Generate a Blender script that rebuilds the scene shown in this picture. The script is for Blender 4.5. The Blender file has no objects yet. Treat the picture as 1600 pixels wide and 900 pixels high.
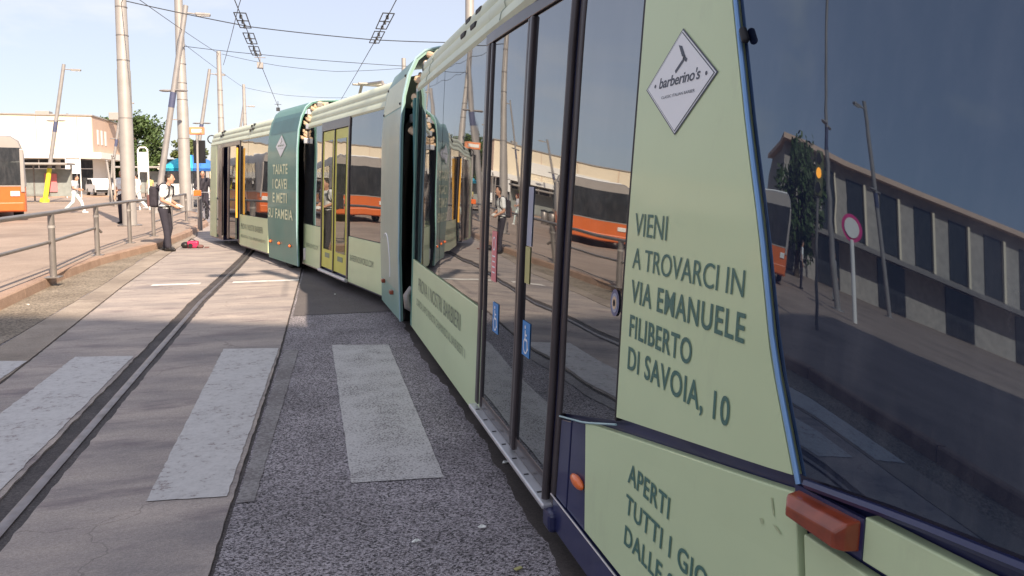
import bpy, bmesh, math, random
from mathutils import Vector, Matrix, noise
random.seed(7)
R = math.radians
sc = bpy.context.scene
col = sc.collection

# ------------------------------------------------------------------ camera
cam_d = bpy.data.cameras.new('camera'); cam = bpy.data.objects.new('camera', cam_d); col.objects.link(cam)
sc.camera = cam
cam_d.sensor_width = 36.0; cam_d.lens = 1155.0 * 36.0 / 1600.0
cam_d.shift_y = -(450 - 372) / 1600.0
cam_d.clip_start = 0.05; cam_d.clip_end = 3000
PITCH = math.atan(90 / 1155.0)
cam.location = (0, 0, 1.55)
cam.rotation_euler = (math.pi / 2 - PITCH, 0, -R(15.5))

# ------------------------------------------------------------------ world, sun, exposure
SUN_EL, SUN_AZ = R(35), math.atan2(.301, -.954)      # direction towards the sun, clockwise from +Y
w = bpy.data.worlds.new('World'); sc.world = w; w.use_nodes = True
nt = w.node_tree; nt.nodes.clear()
out = nt.nodes.new('ShaderNodeOutputWorld'); bg = nt.nodes.new('ShaderNodeBackground')
sky = nt.nodes.new('ShaderNodeTexSky'); sky.sky_type = 'NISHITA'; sky.sun_disc = False
sky.sun_elevation = SUN_EL; sky.sun_rotation = SUN_AZ; sky.air_density = 1.0; sky.dust_density = .6; sky.ozone_density = 1.5
tc = nt.nodes.new('ShaderNodeTexCoord'); mp = nt.nodes.new('ShaderNodeMapping'); mp.inputs['Scale'].default_value = (1, 1, 2.6)
mp.inputs['Location'].default_value = (3.1, .7, .2)
nz = nt.nodes.new('ShaderNodeTexNoise'); nz.inputs['Scale'].default_value = 2.6; nz.inputs['Detail'].default_value = 7; nz.inputs['Roughness'].default_value = .55
cr = nt.nodes.new('ShaderNodeValToRGB'); cr.color_ramp.elements[0].position = .52; cr.color_ramp.elements[1].position = .70
cr.color_ramp.elements[1].color = (.75, .75, .75, 1)
mx = nt.nodes.new('ShaderNodeMixRGB'); mx.inputs[2].default_value = (3.4, 3.35, 3.35, 1)
hz = nt.nodes.new('ShaderNodeMixRGB'); hz.inputs[0].default_value = .84; hz.inputs[2].default_value = (2.12, 2.16, 2.50, 1)   # thin summer haze over the whole sky
nt.links.new(tc.outputs['Generated'], mp.inputs[0]); nt.links.new(mp.outputs[0], nz.inputs['Vector'])
nt.links.new(nz.outputs[0], cr.inputs[0]); nt.links.new(cr.outputs[0], mx.inputs[0])
nt.links.new(sky.outputs[0], hz.inputs[1]); nt.links.new(hz.outputs[0], mx.inputs[1]); nt.links.new(mx.outputs[0], bg.inputs[0])
bg.inputs[1].default_value = 0.12
nt.links.new(bg.outputs[0], out.inputs[0])
sun_d = bpy.data.lights.new('sun', 'SUN'); sun = bpy.data.objects.new('sun', sun_d); col.objects.link(sun)
sun_d.energy = 3.3; sun_d.angle = R(.55); sun_d.color = (1.0, .84, .66)
sv = Vector((math.sin(SUN_AZ) * math.cos(SUN_EL), math.cos(SUN_AZ) * math.cos(SUN_EL), math.sin(SUN_EL)))
sun.rotation_euler = sv.to_track_quat('Z', 'Y').to_euler()
vs = sc.view_settings; vs.view_transform = 'Standard'; vs.look = 'None'; vs.exposure = 1.42; vs.gamma = 1; vs.use_curve_mapping = False

# ------------------------------------------------------------------ materials
def mat(name, c, rough=.6, metal=0., var=.12, vscale=4., bump=0., bscale=60., ior=1.45, c2=None, spec=.5, coat=0.):
    m = bpy.data.materials.new(name); m.use_nodes = True; n = m.node_tree; b = n.nodes['Principled BSDF']
    b.inputs['Roughness'].default_value = rough; b.inputs['Metallic'].default_value = metal
    b.inputs['IOR'].default_value = ior; b.inputs['Specular IOR Level'].default_value = spec
    b.inputs['Coat Weight'].default_value = coat; b.inputs['Coat Roughness'].default_value = .08
    t = n.nodes.new('ShaderNodeTexCoord')
    q = n.nodes.new('ShaderNodeTexNoise'); q.inputs['Scale'].default_value = vscale; q.inputs['Detail'].default_value = 6
    n.links.new(t.outputs['Object'], q.inputs['Vector'])
    r = n.nodes.new('ShaderNodeValToRGB'); r.color_ramp.elements[0].position = .3; r.color_ramp.elements[1].position = .72
    a = c2 if c2 else tuple(x * (1 - var) for x in c)
    bb = c if c2 else tuple(min(1, x * (1 + var)) for x in c)
    r.color_ramp.elements[0].color = (*a, 1); r.color_ramp.elements[1].color = (*bb, 1)
    n.links.new(q.outputs[0], r.inputs[0]); n.links.new(r.outputs[0], b.inputs['Base Color'])
    if bump > 0:
        k = n.nodes.new('ShaderNodeTexNoise'); k.inputs['Scale'].default_value = bscale; k.inputs['Detail'].default_value = 4
        n.links.new(t.outputs['Object'], k.inputs['Vector'])
        u = n.nodes.new('ShaderNodeBump'); u.inputs['Strength'].default_value = bump; u.inputs['Distance'].default_value = .01
        n.links.new(k.outputs[0], u.inputs['Height']); n.links.new(u.outputs[0], b.inputs['Normal'])
    return m

def ground_mat(name, cols, sizes, grain=90., graincon=.5, bump=.6, rough=.85, stain=None, stainscale=1.2, streak=(1, 1, 1), crack=0.):
    """cols: dark, light; large blotches * grain * optional stains"""
    m = bpy.data.materials.new(name); m.use_nodes = True; n = m.node_tree; L = n.links; b = n.nodes['Principled BSDF']
    b.inputs['Roughness'].default_value = rough; b.inputs['Specular IOR Level'].default_value = .3
    g = n.nodes.new('ShaderNodeNewGeometry')
    mpn = n.nodes.new('ShaderNodeMapping'); mpn.inputs['Scale'].default_value = streak; L.new(g.outputs['Position'], mpn.inputs[0])
    q = n.nodes.new('ShaderNodeTexNoise'); q.inputs['Scale'].default_value = sizes; q.inputs['Detail'].default_value = 8; q.inputs['Roughness'].default_value = .62
    L.new(mpn.outputs[0], q.inputs['Vector'])
    r = n.nodes.new('ShaderNodeValToRGB'); r.color_ramp.elements[0].position = .32; r.color_ramp.elements[1].position = .68
    r.color_ramp.elements[0].color = (*cols[0], 1); r.color_ramp.elements[1].color = (*cols[1], 1)
    L.new(q.outputs[0], r.inputs[0])
    v = n.nodes.new('ShaderNodeTexVoronoi'); v.inputs['Scale'].default_value = grain; L.new(g.outputs['Position'], v.inputs['Vector'])
    sep = n.nodes.new('ShaderNodeSeparateColor'); L.new(v.outputs['Color'], sep.inputs[0])
    rr = n.nodes.new('ShaderNodeValToRGB'); e = rr.color_ramp.elements
    e[0].position = .0; e[1].position = 1.; lo, hi = 1 - graincon, 1 + graincon
    e[0].color = (lo, lo, lo, 1); e[1].color = (hi, hi, hi, 1)
    L.new(sep.outputs[0], rr.inputs[0])
    mu = n.nodes.new('ShaderNodeMixRGB'); mu.blend_type = 'MULTIPLY'; mu.inputs[0].default_value = 1
    L.new(r.outputs[0], mu.inputs[1]); L.new(rr.outputs[0], mu.inputs[2])
    last = mu.outputs[0]
    if stain:
        s = n.nodes.new('ShaderNodeTexNoise'); s.inputs['Scale'].default_value = stainscale; s.inputs['Detail'].default_value = 9; s.inputs['Roughness'].default_value = .7
        mp2 = n.nodes.new('ShaderNodeMapping'); mp2.inputs['Scale'].default_value = streak; mp2.inputs['Location'].default_value = (7, 3, 1)
        L.new(g.outputs['Position'], mp2.inputs[0]); L.new(mp2.outputs[0], s.inputs['Vector'])
        sr = n.nodes.new('ShaderNodeValToRGB'); sr.color_ramp.elements[0].position = .52; sr.color_ramp.elements[1].position = .66
        L.new(s.outputs[0], sr.inputs[0])
        ms = n.nodes.new('ShaderNodeMixRGB'); ms.inputs[2].default_value = (*stain, 1)
        mm = n.nodes.new('ShaderNodeMath'); mm.operation = 'MULTIPLY'; mm.inputs[1].default_value = .75
        L.new(sr.outputs[0], mm.inputs[0]); L.new(mm.outputs[0], ms.inputs[0]); L.new(last, ms.inputs[1]); last = ms.outputs[0]
    if crack:
        dn = n.nodes.new('ShaderNodeTexNoise'); dn.inputs['Scale'].default_value = 2.5; dn.inputs['Detail'].default_value = 6; L.new(g.outputs['Position'], dn.inputs['Vector'])
        va = n.nodes.new('ShaderNodeVectorMath'); va.operation = 'MULTIPLY_ADD'; va.inputs[1].default_value = (.7, .7, .7); L.new(dn.outputs['Color'], va.inputs[0]); L.new(g.outputs['Position'], va.inputs[2])
        ve = n.nodes.new('ShaderNodeTexVoronoi'); ve.feature = 'DISTANCE_TO_EDGE'; ve.inputs['Scale'].default_value = crack; L.new(va.outputs[0], ve.inputs['Vector'])
        lt = n.nodes.new('ShaderNodeMath'); lt.operation = 'LESS_THAN'; lt.inputs[1].default_value = .0026; L.new(ve.outputs['Distance'], lt.inputs[0])
        k_ = n.nodes.new('ShaderNodeMath'); k_.operation = 'MULTIPLY'; k_.inputs[1].default_value = .3; L.new(lt.outputs[0], k_.inputs[0])
        mc = n.nodes.new('ShaderNodeMixRGB'); mc.inputs[2].default_value = (.08, .065, .06, 1); L.new(k_.outputs[0], mc.inputs[0]); L.new(last, mc.inputs[1]); last = mc.outputs[0]
    L.new(last, b.inputs['Base Color'])
    if bump:
        u = n.nodes.new('ShaderNodeBump'); u.inputs['Strength'].default_value = bump; u.inputs['Distance'].default_value = .006
        L.new(v.outputs['Distance'], u.inputs['Height']); L.new(u.outputs[0], b.inputs['Normal'])
    return m

def paint_mat(name, c, under, scale=34., lo=.40, hi=.47):
    m = bpy.data.materials.new(name); m.use_nodes = True; n = m.node_tree; L = n.links; b = n.nodes['Principled BSDF']
    b.inputs['Roughness'].default_value = .75
    g = n.nodes.new('ShaderNodeNewGeometry')
    q = n.nodes.new('ShaderNodeTexNoise'); q.inputs['Scale'].default_value = scale; q.inputs['Detail'].default_value = 5; q.inputs['Roughness'].default_value = .7
    q2 = n.nodes.new('ShaderNodeTexNoise'); q2.inputs['Scale'].default_value = 3.2; q2.inputs['Detail'].default_value = 6
    L.new(g.outputs['Position'], q.inputs['Vector']); L.new(g.outputs['Position'], q2.inputs['Vector'])
    ad = n.nodes.new('ShaderNodeMath'); ad.operation = 'MULTIPLY_ADD'; ad.inputs[1].default_value = .35
    L.new(q2.outputs[0], ad.inputs[0]); L.new(q.outputs[0], ad.inputs[2])
    sb = n.nodes.new('ShaderNodeMath'); sb.operation = 'SUBTRACT'; sb.inputs[1].default_value = .175; L.new(ad.outputs[0], sb.inputs[0])
    r = n.nodes.new('ShaderNodeValToRGB'); e = r.color_ramp.elements; e[0].position = lo; e[1].position = hi
    e[0].color = (*under, 1); e[1].color = (*[x * .86 for x in c], 1)
    e3 = e.new(.62); e3.color = (*c, 1)
    L.new(sb.outputs[0], r.inputs[0]); L.new(r.outputs[0], b.inputs['Base Color'])
    u = n.nodes.new('ShaderNodeBump'); u.inputs['Strength'].default_value = .4; u.inputs['Distance'].default_value = .004
    L.new(sb.outputs[0], u.inputs['Height']); L.new(u.outputs[0], b.inputs['Normal'])
    return m

def glass_mat(name, c, ior, wav=.05, wscale=1.1, tint=(.93, .97, 1)):
    m = bpy.data.materials.new(name); m.use_nodes = True; n = m.node_tree; L = n.links; b = n.nodes['Principled BSDF']
    dq = n.nodes.new('ShaderNodeTexNoise'); dq.inputs['Scale'].default_value = 5; dq.inputs['Detail'].default_value = 9; dq.inputs['Roughness'].default_value = .7
    dg_ = n.nodes.new('ShaderNodeNewGeometry'); dm = n.nodes.new('ShaderNodeMapping'); dm.inputs['Scale'].default_value = (1.6, 1.6, .45); L.new(dg_.outputs['Position'], dm.inputs[0]); L.new(dm.outputs[0], dq.inputs['Vector'])
    dr_ = n.nodes.new('ShaderNodeValToRGB'); dr_.color_ramp.elements[0].position = .45; dr_.color_ramp.elements[1].position = .8; dr_.color_ramp.elements[0].color = (*c, 1); dr_.color_ramp.elements[1].color = (c[0] + .045, c[1] + .042, c[2] + .042, 1)
    L.new(dq.outputs[0], dr_.inputs[0]); L.new(dr_.outputs[0], b.inputs['Base Color'])
    b.inputs['Roughness'].default_value = .015; b.inputs['IOR'].default_value = ior; b.inputs['Specular Tint'].default_value = (*tint, 1)
    g = n.nodes.new('ShaderNodeNewGeometry')
    mp_ = n.nodes.new('ShaderNodeMapping'); mp_.inputs['Scale'].default_value = (1, 1, .55); L.new(g.outputs['Position'], mp_.inputs[0])
    q = n.nodes.new('ShaderNodeTexNoise'); q.inputs['Scale'].default_value = wscale; q.inputs['Detail'].default_value = 1.5
    L.new(mp_.outputs[0], q.inputs['Vector'])
    u = n.nodes.new('ShaderNodeBump'); u.inputs['Strength'].default_value = 1.0; u.inputs['Distance'].default_value = wav
    L.new(q.outputs[0], u.inputs['Height']); L.new(u.outputs[0], b.inputs['Normal'])
    return m

M = {}
M['asphalt'] = ground_mat('asphalt', ((.215, .195, .205), (.35, .318, .335)), 1.6, grain=140, graincon=.92, bump=1.0)
M['asphalt_far'] = ground_mat('asphalt_far', ((.075, .068, .064), (.11, .10, .095)), .5, grain=60, graincon=.3, bump=.3)
M['asphalt_smooth'] = ground_mat('asphalt_smooth', ((.115, .102, .102), (.155, .138, .134)), 1.1, grain=140, graincon=.25, bump=.3)
M['strip'] = ground_mat('running_strip', ((.062, .052, .050), (.105, .09, .084)), 2.2, grain=120, graincon=.18, bump=.15, rough=.7)
M['concrete'] = ground_mat('concrete', ((.272, .240, .232), (.475, .402, .355)), 1.5, grain=170, graincon=.16, bump=.25, stain=(.185, .152, .162), stainscale=2.0, streak=(.55, 1.7, 1), crack=.42)
M['gutter'] = ground_mat('gutter_concrete', ((.27, .225, .185), (.40, .335, .28)), 1.3, grain=150, graincon=.2, bump=.3, stain=(.22, .18, .155), stainscale=1.5)
M['pebble'] = ground_mat('pebbled_asphalt', ((.19, .155, .12), (.31, .26, .205)), 1.5, grain=60, graincon=.5, bump=1.0)
M['plaza'] = ground_mat('plaza_asphalt', ((.31, .24, .195), (.41, .32, .262)), .6, grain=90, graincon=.15, bump=.25, stain=(.26, .20, .165), stainscale=.4, crack=.22)
M['kerb'] = ground_mat('kerb_stone', ((.30, .20, .15), (.42, .29, .22)), 2.2, grain=150, graincon=.2, bump=.3)
M['groove'] = ground_mat('rail_channel', ((.05, .043, .044), (.10, .086, .084)), 3., grain=120, graincon=.35, bump=.4, rough=.75)
M['rail'] = mat('rail_steel', (.30, .27, .27), .38, .75, .25, 9, c2=(.17, .14, .13))
M['paintA'] = paint_mat('zebra_paint_asphalt', (.58, .555, .54), (.17, .15, .148), 85, .385, .47)
M['paintC'] = paint_mat('zebra_paint_concrete', (.57, .545, .53), (.27, .22, .212), 26, .33, .42)
M['paintL'] = paint_mat('line_paint', (.80, .77, .72), (.45, .38, .33), 20, .34, .44)
M['paintF'] = paint_mat('faded_paint', (.30, .28, .275), (.16, .14, .14), 60, .42, .55)
M['wrap'] = mat('pale_green_wrap', (.565, .66, .405), .42, 0, .05, 1.3, coat=.15)
def dirty(m, dirt, amt=.35, lo=.56, hi=.78, scale=2.4, wob=.0015):
    n = m.node_tree; L = n.links; b = n.nodes['Principled BSDF']; src = b.inputs['Base Color'].links[0].from_socket
    g = n.nodes.new('ShaderNodeNewGeometry'); mp_ = n.nodes.new('ShaderNodeMapping'); mp_.inputs['Scale'].default_value = (1.4, 1.4, .5); L.new(g.outputs['Position'], mp_.inputs[0])
    q = n.nodes.new('ShaderNodeTexNoise'); q.inputs['Scale'].default_value = scale; q.inputs['Detail'].default_value = 10; q.inputs['Roughness'].default_value = .72; L.new(mp_.outputs[0], q.inputs['Vector'])
    r = n.nodes.new('ShaderNodeValToRGB'); r.color_ramp.elements[0].position = lo; r.color_ramp.elements[1].position = hi; L.new(q.outputs[0], r.inputs[0])
    k = n.nodes.new('ShaderNodeMath'); k.operation = 'MULTIPLY'; k.inputs[1].default_value = amt; L.new(r.outputs[0], k.inputs[0])
    x = n.nodes.new('ShaderNodeMixRGB'); x.inputs[2].default_value = (*dirt, 1); L.new(k.outputs[0], x.inputs[0]); L.new(src, x.inputs[1]); L.new(x.outputs[0], b.inputs['Base Color'])
    w_ = n.nodes.new('ShaderNodeTexNoise'); w_.inputs['Scale'].default_value = 5; w_.inputs['Detail'].default_value = 3; L.new(g.outputs['Position'], w_.inputs['Vector'])
    u = n.nodes.new('ShaderNodeBump'); u.inputs['Distance'].default_value = wob; L.new(w_.outputs[0], u.inputs['Height']); L.new(u.outputs[0], b.inputs['Normal'])
dirty(M['wrap'], (.36, .38, .27))
M['teal'] = mat('teal_wrap', (.105, .255, .21), .42, 0, .06, 1.5, coat=.2)
M['sage'] = mat('grey_sage_wrap', (.36, .42, .35), .42, 0, .07, 2.0, coat=.15)
M['tealtxt'] = mat('dark_teal_print', (.075, .165, .140), .5, 0, .04)
M['greytxt'] = mat('grey_green_print', (.20, .25, .175), .5, 0, .04)
M['creamtxt'] = mat('cream_print', (.80, .82, .55), .5, 0, .03)
M['navy'] = mat('navy_paint', (.022, .026, .085), .3, 0, .15, 3, coat=.4)
M['bluetrim'] = mat('light_blue_trim', (.20, .36, .62), .3, .3, .1)
M['hoopedge'] = mat('pale_teal_trim', (.34, .50, .54), .35, .1, .1)
M['roof'] = mat('cream_green_roof', (.66, .71, .55), .5, 0, .06, 2)
M['black'] = mat('black_rubber', (.014, .014, .017), .6, 0, .2)
M['frame'] = mat('dark_door_frame', (.065, .053, .056), .38, .2, .15, coat=.3)
M['interior'] = mat('dark_interior', (.03, .024, .024), .7, 0, .2)
M['brass'] = mat('tan_hoses', (.62, .45, .30), .6, 0, .3, 9)
dirty(M['navy'], (.10, .09, .10), .3); dirty(M['sage'], (.24, .26, .22), .4); dirty(M['teal'], (.16, .24, .20), .35); dirty(M['roof'], (.42, .42, .34), .5)
M['paleteal'] = mat('pale_teal_wrap', (.22, .36, .31), .42, 0, .08, 2.0); dirty(M['paleteal'], (.26, .32, .27), .35)
M['sill'] = mat('aluminium', (.62, .62, .64), .4, .7, .1, 8)
M['glass'] = glass_mat('tinted_glass', (.016, .018, .022), 3.1, .006, .9)
M['cabglass'] = glass_mat('cab_glass', (.008, .012, .030), 2.15, .004, .7, (.60, .78, 1.0))
M['limeglass'] = glass_mat('lime_door_glass', (.03, .033, .016), 2.2, .006, 1.2)
M['lime'] = mat('lime_door_frame', (.56, .55, .10), .4, 0, .06)
M['stickerw'] = mat('white_vinyl', (.82, .82, .84), .5, 0, .02)
M['stickerb'] = mat('blue_vinyl', (.05, .23, .55), .5, 0, .02)
M['stickerp'] = mat('pink_vinyl', (.72, .22, .24), .5, 0, .03)
M['lilactone'] = mat('lilac_tone', (.33, .35, .44), .5, 0, .05)
M['yellowtone'] = mat('dull_yellow_tone', (.46, .43, .18), .5, 0, .05)
M['marker'] = mat('orange_lens', (.80, .16, .03), .18, 0, .1, coat=.6)
M['markerR'] = mat('red_lens', (.26, .05, .022), .3, 0, .3, 18, coat=.6)
M['steel'] = mat('galvanised_steel', (.36, .335, .315), .55, .2, .08, 3)
M['steeld'] = mat('grey_steel', (.27, .245, .23), .4, .5, .12, 6)
M['lampm'] = mat('lamp_grey', (.33, .31, .30), .5, .3, .1)
M['collar'] = mat('blue_collar', (.08, .09, .16), .5)
M['wire'] = mat('wire_dark', (.06, .065, .075), .5, .5)
M['yellow'] = mat('yellow_paint', (.78, .74, .05), .5)
M['cream'] = mat('cream_render', (.80, .70, .54), .85, 0, .05, .6, .2, 30)
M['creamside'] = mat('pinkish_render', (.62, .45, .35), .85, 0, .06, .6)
M['whitewall'] = mat('white_panel', (.82, .80, .76), .7, 0, .03)
M['darkglass'] = glass_mat('shop_glass', (.03, .032, .036), 1.6, .002, .5)
M['brick'] = mat('pale_brick', (.38, .345, .31), .85, 0, .14, 3, .3, 20)
M['trunk'] = mat('bark', (.10, .075, .05), .9, 0, .3, 6)
def leafm(name, c):
    m = mat(name, c, .6, 0, .45, .9); return m
M['leaf'] = leafm('leaf_green', (.065, .105, .032)); M['leaf2'] = leafm('leaf_olive', (.10, .125, .04))
M['orange'] = mat('orange_bus_paint', (.60, .135, .03), .35, 0, .05, coat=.4)
M['busgrey'] = mat('bus_silver', (.36, .33, .31), .4, .2, .05)
M['white'] = mat('white_paint', (.80, .79, .77), .45, 0, .03)
M['scuff'] = mat('scuff_grey', (.40, .45, .27), .6, 0, .3, 30)
M['magenta'] = mat('magenta_band', (.62, .05, .22), .45)
M['cyan'] = mat('cyan_canvas', (.05, .50, .68), .75); M['blue'] = mat('blue_canvas', (.05, .19, .55), .75)
M['skin'] = mat('skin', (.52, .29, .20), .55, 0, .06, 9); M['hair'] = mat('dark_hair', (.025, .018, .015), .6)
M['shirt'] = mat('white_cotton', (.80, .83, .84), .85, 0, .04, 8); M['trouser'] = mat('charcoal_cotton', (.035, .032, .045), .85, 0, .15, 8)
M['denim'] = mat('pale_cotton', (.58, .68, .68), .85); M['greytop'] = mat('grey_cotton', (.50, .50, .54), .85)
M['shoe'] = mat('black_leather', (.02, .018, .018), .45); M['pack'] = mat('dark_nylon', (.035, .03, .04), .8, 0, .3, 12)
M['packred'] = mat('brown_nylon', (.16, .08, .075), .8)
M['red'] = mat('red_plastic', (.55, .03, .10), .4); M['green'] = mat('green_panel', (.08, .25, .06), .5)
M['tealsign'] = mat('teal_sign', (.05, .42, .50), .5); M['orangesign'] = mat('orange_sign', (.80, .30, .14), .5)
M['tyre'] = mat('tyre', (.02, .02, .02), .8); M['paper'] = mat('paper', (.80, .80, .76), .8)
M['lampglass'] = mat('lamp_glass', (.7, .7, .68), .25); M['tail'] = mat('tail_lamp', (.5, .02, .02), .3)

# ------------------------------------------------------------------ builders
ORIG = {}
class MB:
    def __init__(s): s.v = []; s.f = []
    def add(s, vs_, fs):
        o = len(s.v); s.v += [Vector(p) for p in vs_]; s.f += [tuple(i + o for i in f) for f in fs]; return s
    def box(s, c, d, rz=0., rot=None):
        x, y, z = d[0] / 2, d[1] / 2, d[2] / 2
        P = [Vector(p) for p in ((-x, -y, -z), (x, -y, -z), (x, y, -z), (-x, y, -z), (-x, -y, z), (x, -y, z), (x, y, z), (-x, y, z))]
        m = rot if rot else Matrix.Rotation(rz, 3, 'Z')
        return s.add([m @ p + Vector(c) for p in P], [(3, 2, 1, 0), (4, 5, 6, 7), (0, 1, 5, 4), (1, 2, 6, 5), (2, 3, 7, 6), (3, 0, 4, 7)])
    def frame(s, p0, p1):
        d = (Vector(p1) - Vector(p0)); 
        if d.length < 1e-9: d = Vector((0, 0, 1e-6))
        d.normalize(); a = Vector((0, 0, 1)) if abs(d.z) < .95 else Vector((1, 0, 0))
        x = d.cross(a).normalized(); y = d.cross(x).normalized(); return d, x, y
    def tube(s, p0, p1, r0, r1=None, n=10, cap=True):
        r1 = r0 if r1 is None else r1
        return s.path([p0, p1], [r0, r1], n, cap)
    def path(s, pts, rs, n=8, cap=True):
        pts = [Vector(p) for p in pts]
        if not isinstance(rs, (list, tuple)): rs = [rs] * len(pts)
        o = len(s.v); k = len(pts); X = None
        for i, p in enumerate(pts):
            d = (pts[min(i + 1, k - 1)] - pts[max(i - 1, 0)]).normalized()
            if X is None:
                a = Vector((0, 0, 1)) if abs(d.z) < .95 else Vector((1, 0, 0)); X = d.cross(a).normalized()
            else:
                X = (X - d * X.dot(d)).normalized()
            Y = d.cross(X)
            for j in range(n):
                t = 2 * math.pi * j / n; s.v.append(p + (X * math.cos(t) + Y * math.sin(t)) * rs[i])
        for i in range(k - 1):
            for j in range(n):
                a = o + i * n + j; b = o + i * n + (j + 1) % n; s.f.append((a, b, b + n, a + n))
        if cap:
            s.f.append(tuple(o + j for j in reversed(range(n)))); s.f.append(tuple(o + (k - 1) * n + j for j in range(n)))
        return s
    def ell(s, c, r, n=12, m=8, rot=None):
        o = len(s.v); c = Vector(c); rot = rot or Matrix.Identity(3)
        for i in range(1, m):
            a = math.pi * i / m
            for j in range(n):
                t = 2 * math.pi * j / n
                s.v.append(c + rot @ Vector((r[0] * math.sin(a) * math.cos(t), r[1] * math.sin(a) * math.sin(t), r[2] * math.cos(a))))
        top = len(s.v); s.v.append(c + rot @ Vector((0, 0, r[2]))); s.v.append(c + rot @ Vector((0, 0, -r[2])))
        for i in range(m - 2):
            for j in range(n):
                a = o + i * n + j; b = o + i * n + (j + 1) % n; s.f.append((a, a + n, b + n, b))
        for j in range(n):
            s.f.append((top, o + j, o + (j + 1) % n)); q = o + (m - 2) * n; s.f.append((top + 1, q + (j + 1) % n, q + j))
        return s
    def cap(s, p0, p1, r0, r1=None, n=10):
        r1 = r0 if r1 is None else r1; p0 = Vector(p0); p1 = Vector(p1); d = (p1 - p0).normalized()
        pts = [p0 - d * r0 * .97, p0 - d * r0 * .7, p0 - d * r0 * .35, p0, p1, p1 + d * r1 * .35, p1 + d * r1 * .7, p1 + d * r1 * .97]
        return s.path(pts, [r0 * .2, r0 * .7, r0 * .93, r0, r1, r1 * .93, r1 * .7, r1 * .2], n)
    def prism(s, poly, axis, d0, d1):
        """poly: list of (a,b) ; axis 'y': (a, y, b) ; 'x': (x, a, b); 'z': (a,b,z)"""
        f = {'y': lambda a, b, t: (a, t, b), 'x': lambda a, b, t: (t, a, b), 'z': lambda a, b, t: (a, b, t)}[axis]
        n = len(poly)
        return s.add([f(a, b, d0) for a, b in poly] + [f(a, b, d1) for a, b in poly],
                     [tuple(range(n)), tuple(range(2 * n - 1, n - 1, -1))] + [(i, i + n, (i + 1) % n + n, (i + 1) % n) for i in range(n)])
    def build(s, name, m, parent=None, smooth=False, bev=0., seg=2, fix=True):
        me = bpy.data.meshes.new(name)
        o0 = ORIG.get(parent.name, Vector((0, 0, 0))) if parent else Vector((0, 0, 0))
        me.from_pydata([p - o0 for p in s.v], [], s.f)
        if fix:
            b = bmesh.new(); b.from_mesh(me); bmesh.ops.recalc_face_normals(b, faces=b.faces); b.to_mesh(me); b.free()
        me.materials.append(M[m] if isinstance(m, str) else m)
        if smooth:
            me.polygons.foreach_set('use_smooth', [True] * len(me.polygons))
            try: me.set_sharp_from_angle(angle=R(40))
            except Exception: pass
        o = bpy.data.objects.new(name, me); col.objects.link(o)
        if parent: o.parent = parent; ORIG[o.name] = o0
        if bev:
            q = o.modifiers.new('bevel', 'BEVEL'); q.width = bev; q.segments = seg; q.limit_method = 'ANGLE'
        return o

def tag(o, label=None, cat=None, group=None, kind=None):
    if label: o['label'] = label
    if cat: o['category'] = cat
    if group: o['group'] = group
    if kind: o['kind'] = kind
    return o
def thing(name, label, cat, loc=(0, 0, 0), group=None):
    o = bpy.data.objects.new(name, None); col.objects.link(o); o.location = loc; ORIG[o.name] = Vector(loc); o.empty_display_size = .2
    return tag(o, label, cat, group)
def copy_tree(o, parent=None):
    c = o.copy(); col.objects.link(c); c.parent = parent
    for ch in list(o.children): copy_tree(ch, c)
    return c
def lerp(tab, x):
    if x <= tab[0][0]: return tab[0][1]
    for (a, b), (c, d) in zip(tab, tab[1:]):
        if x <= c: return b + (d - b) * (x - a) / (c - a)
    return tab[-1][1]

# ------------------------------------------------------------------ ground
def structure(name, mb, m, parent=None):
    o = mb.build(name, m, parent)
    if not parent: o['kind'] = 'structure'
    return o
structure('ground', MB().add([(-900, -300, 0), (900, -300, 0), (900, 1200, 0), (-900, 1200, 0)], [(0, 1, 2, 3)]), 'asphalt_far')
road = structure('road', MB().add([(-6, -8, .004), (8, -8, .004), (8, 60, .004), (-6, 60, .004)], [(0, 1, 2, 3)]), 'asphalt')

KERB = [(-12, -3.2), (0, -3.3), (8, -3.45), (10, -3.55), (13, -3.70), (15.2, -3.66), (17, -3.42), (18.2, -3.25), (22, -3.15), (27, -3.25), (34, -4.4), (42, -6.6), (60, -14)]
JA = [(-8, -.62), (3, -.39), (7, -.25), (12.5, -.12), (20, 0), (40, .2)]
RAIL = [(-8, -1.32), (10, -1.31), (14, -1.2), (17, -1.16), (20, -1.3), (24, -1.9), (30, -3.2)]
JB = [(-8, -2.1), (6.4, -2.27), (11.7, -2.60), (18, -2.86), (22, -2.95), (30, -4.0)]
JC = [(-8, -2.7), (7.7, -2.78), (12, -2.92), (16, -3.15), (18, -3.14), (22, -3.10), (30, -4.1)]
def strip(fl, fr, v0, v1, z0, z1, dv=.5, jl=0., jr=0.):
    mb = MB(); n = max(2, int((v1 - v0) / dv)); rows = []
    for i in range(n + 1):
        v = v0 + (v1 - v0) * i / n
        l = fl(v) + random.uniform(-jl, jl); r = fr(v) + random.uniform(-jr, jr)
        rows.append([(l, v, z0), (l, v, z1), (r, v, z1), (r, v, z0)])
    for a, b in zip(rows, rows[1:]):
        mb.add(a + b, [(0, 4, 5, 1), (1, 5, 6, 2), (2, 6, 7, 3)])
    return mb
track = structure('tramway_bed', strip(lambda v: lerp(JC, v) - .01, lambda v: lerp(JA, v) + .004, -8, 30, .004, .0062, .5), 'groove')
def slab(v0, v1, fl, fr, m, jl=0, jr=0, z=.016, dv=.5):
    return structure('concrete_slab', strip(fl, fr, v0 + .008, v1 - .008, .005, z, dv, jl, jr), m, track)
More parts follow.
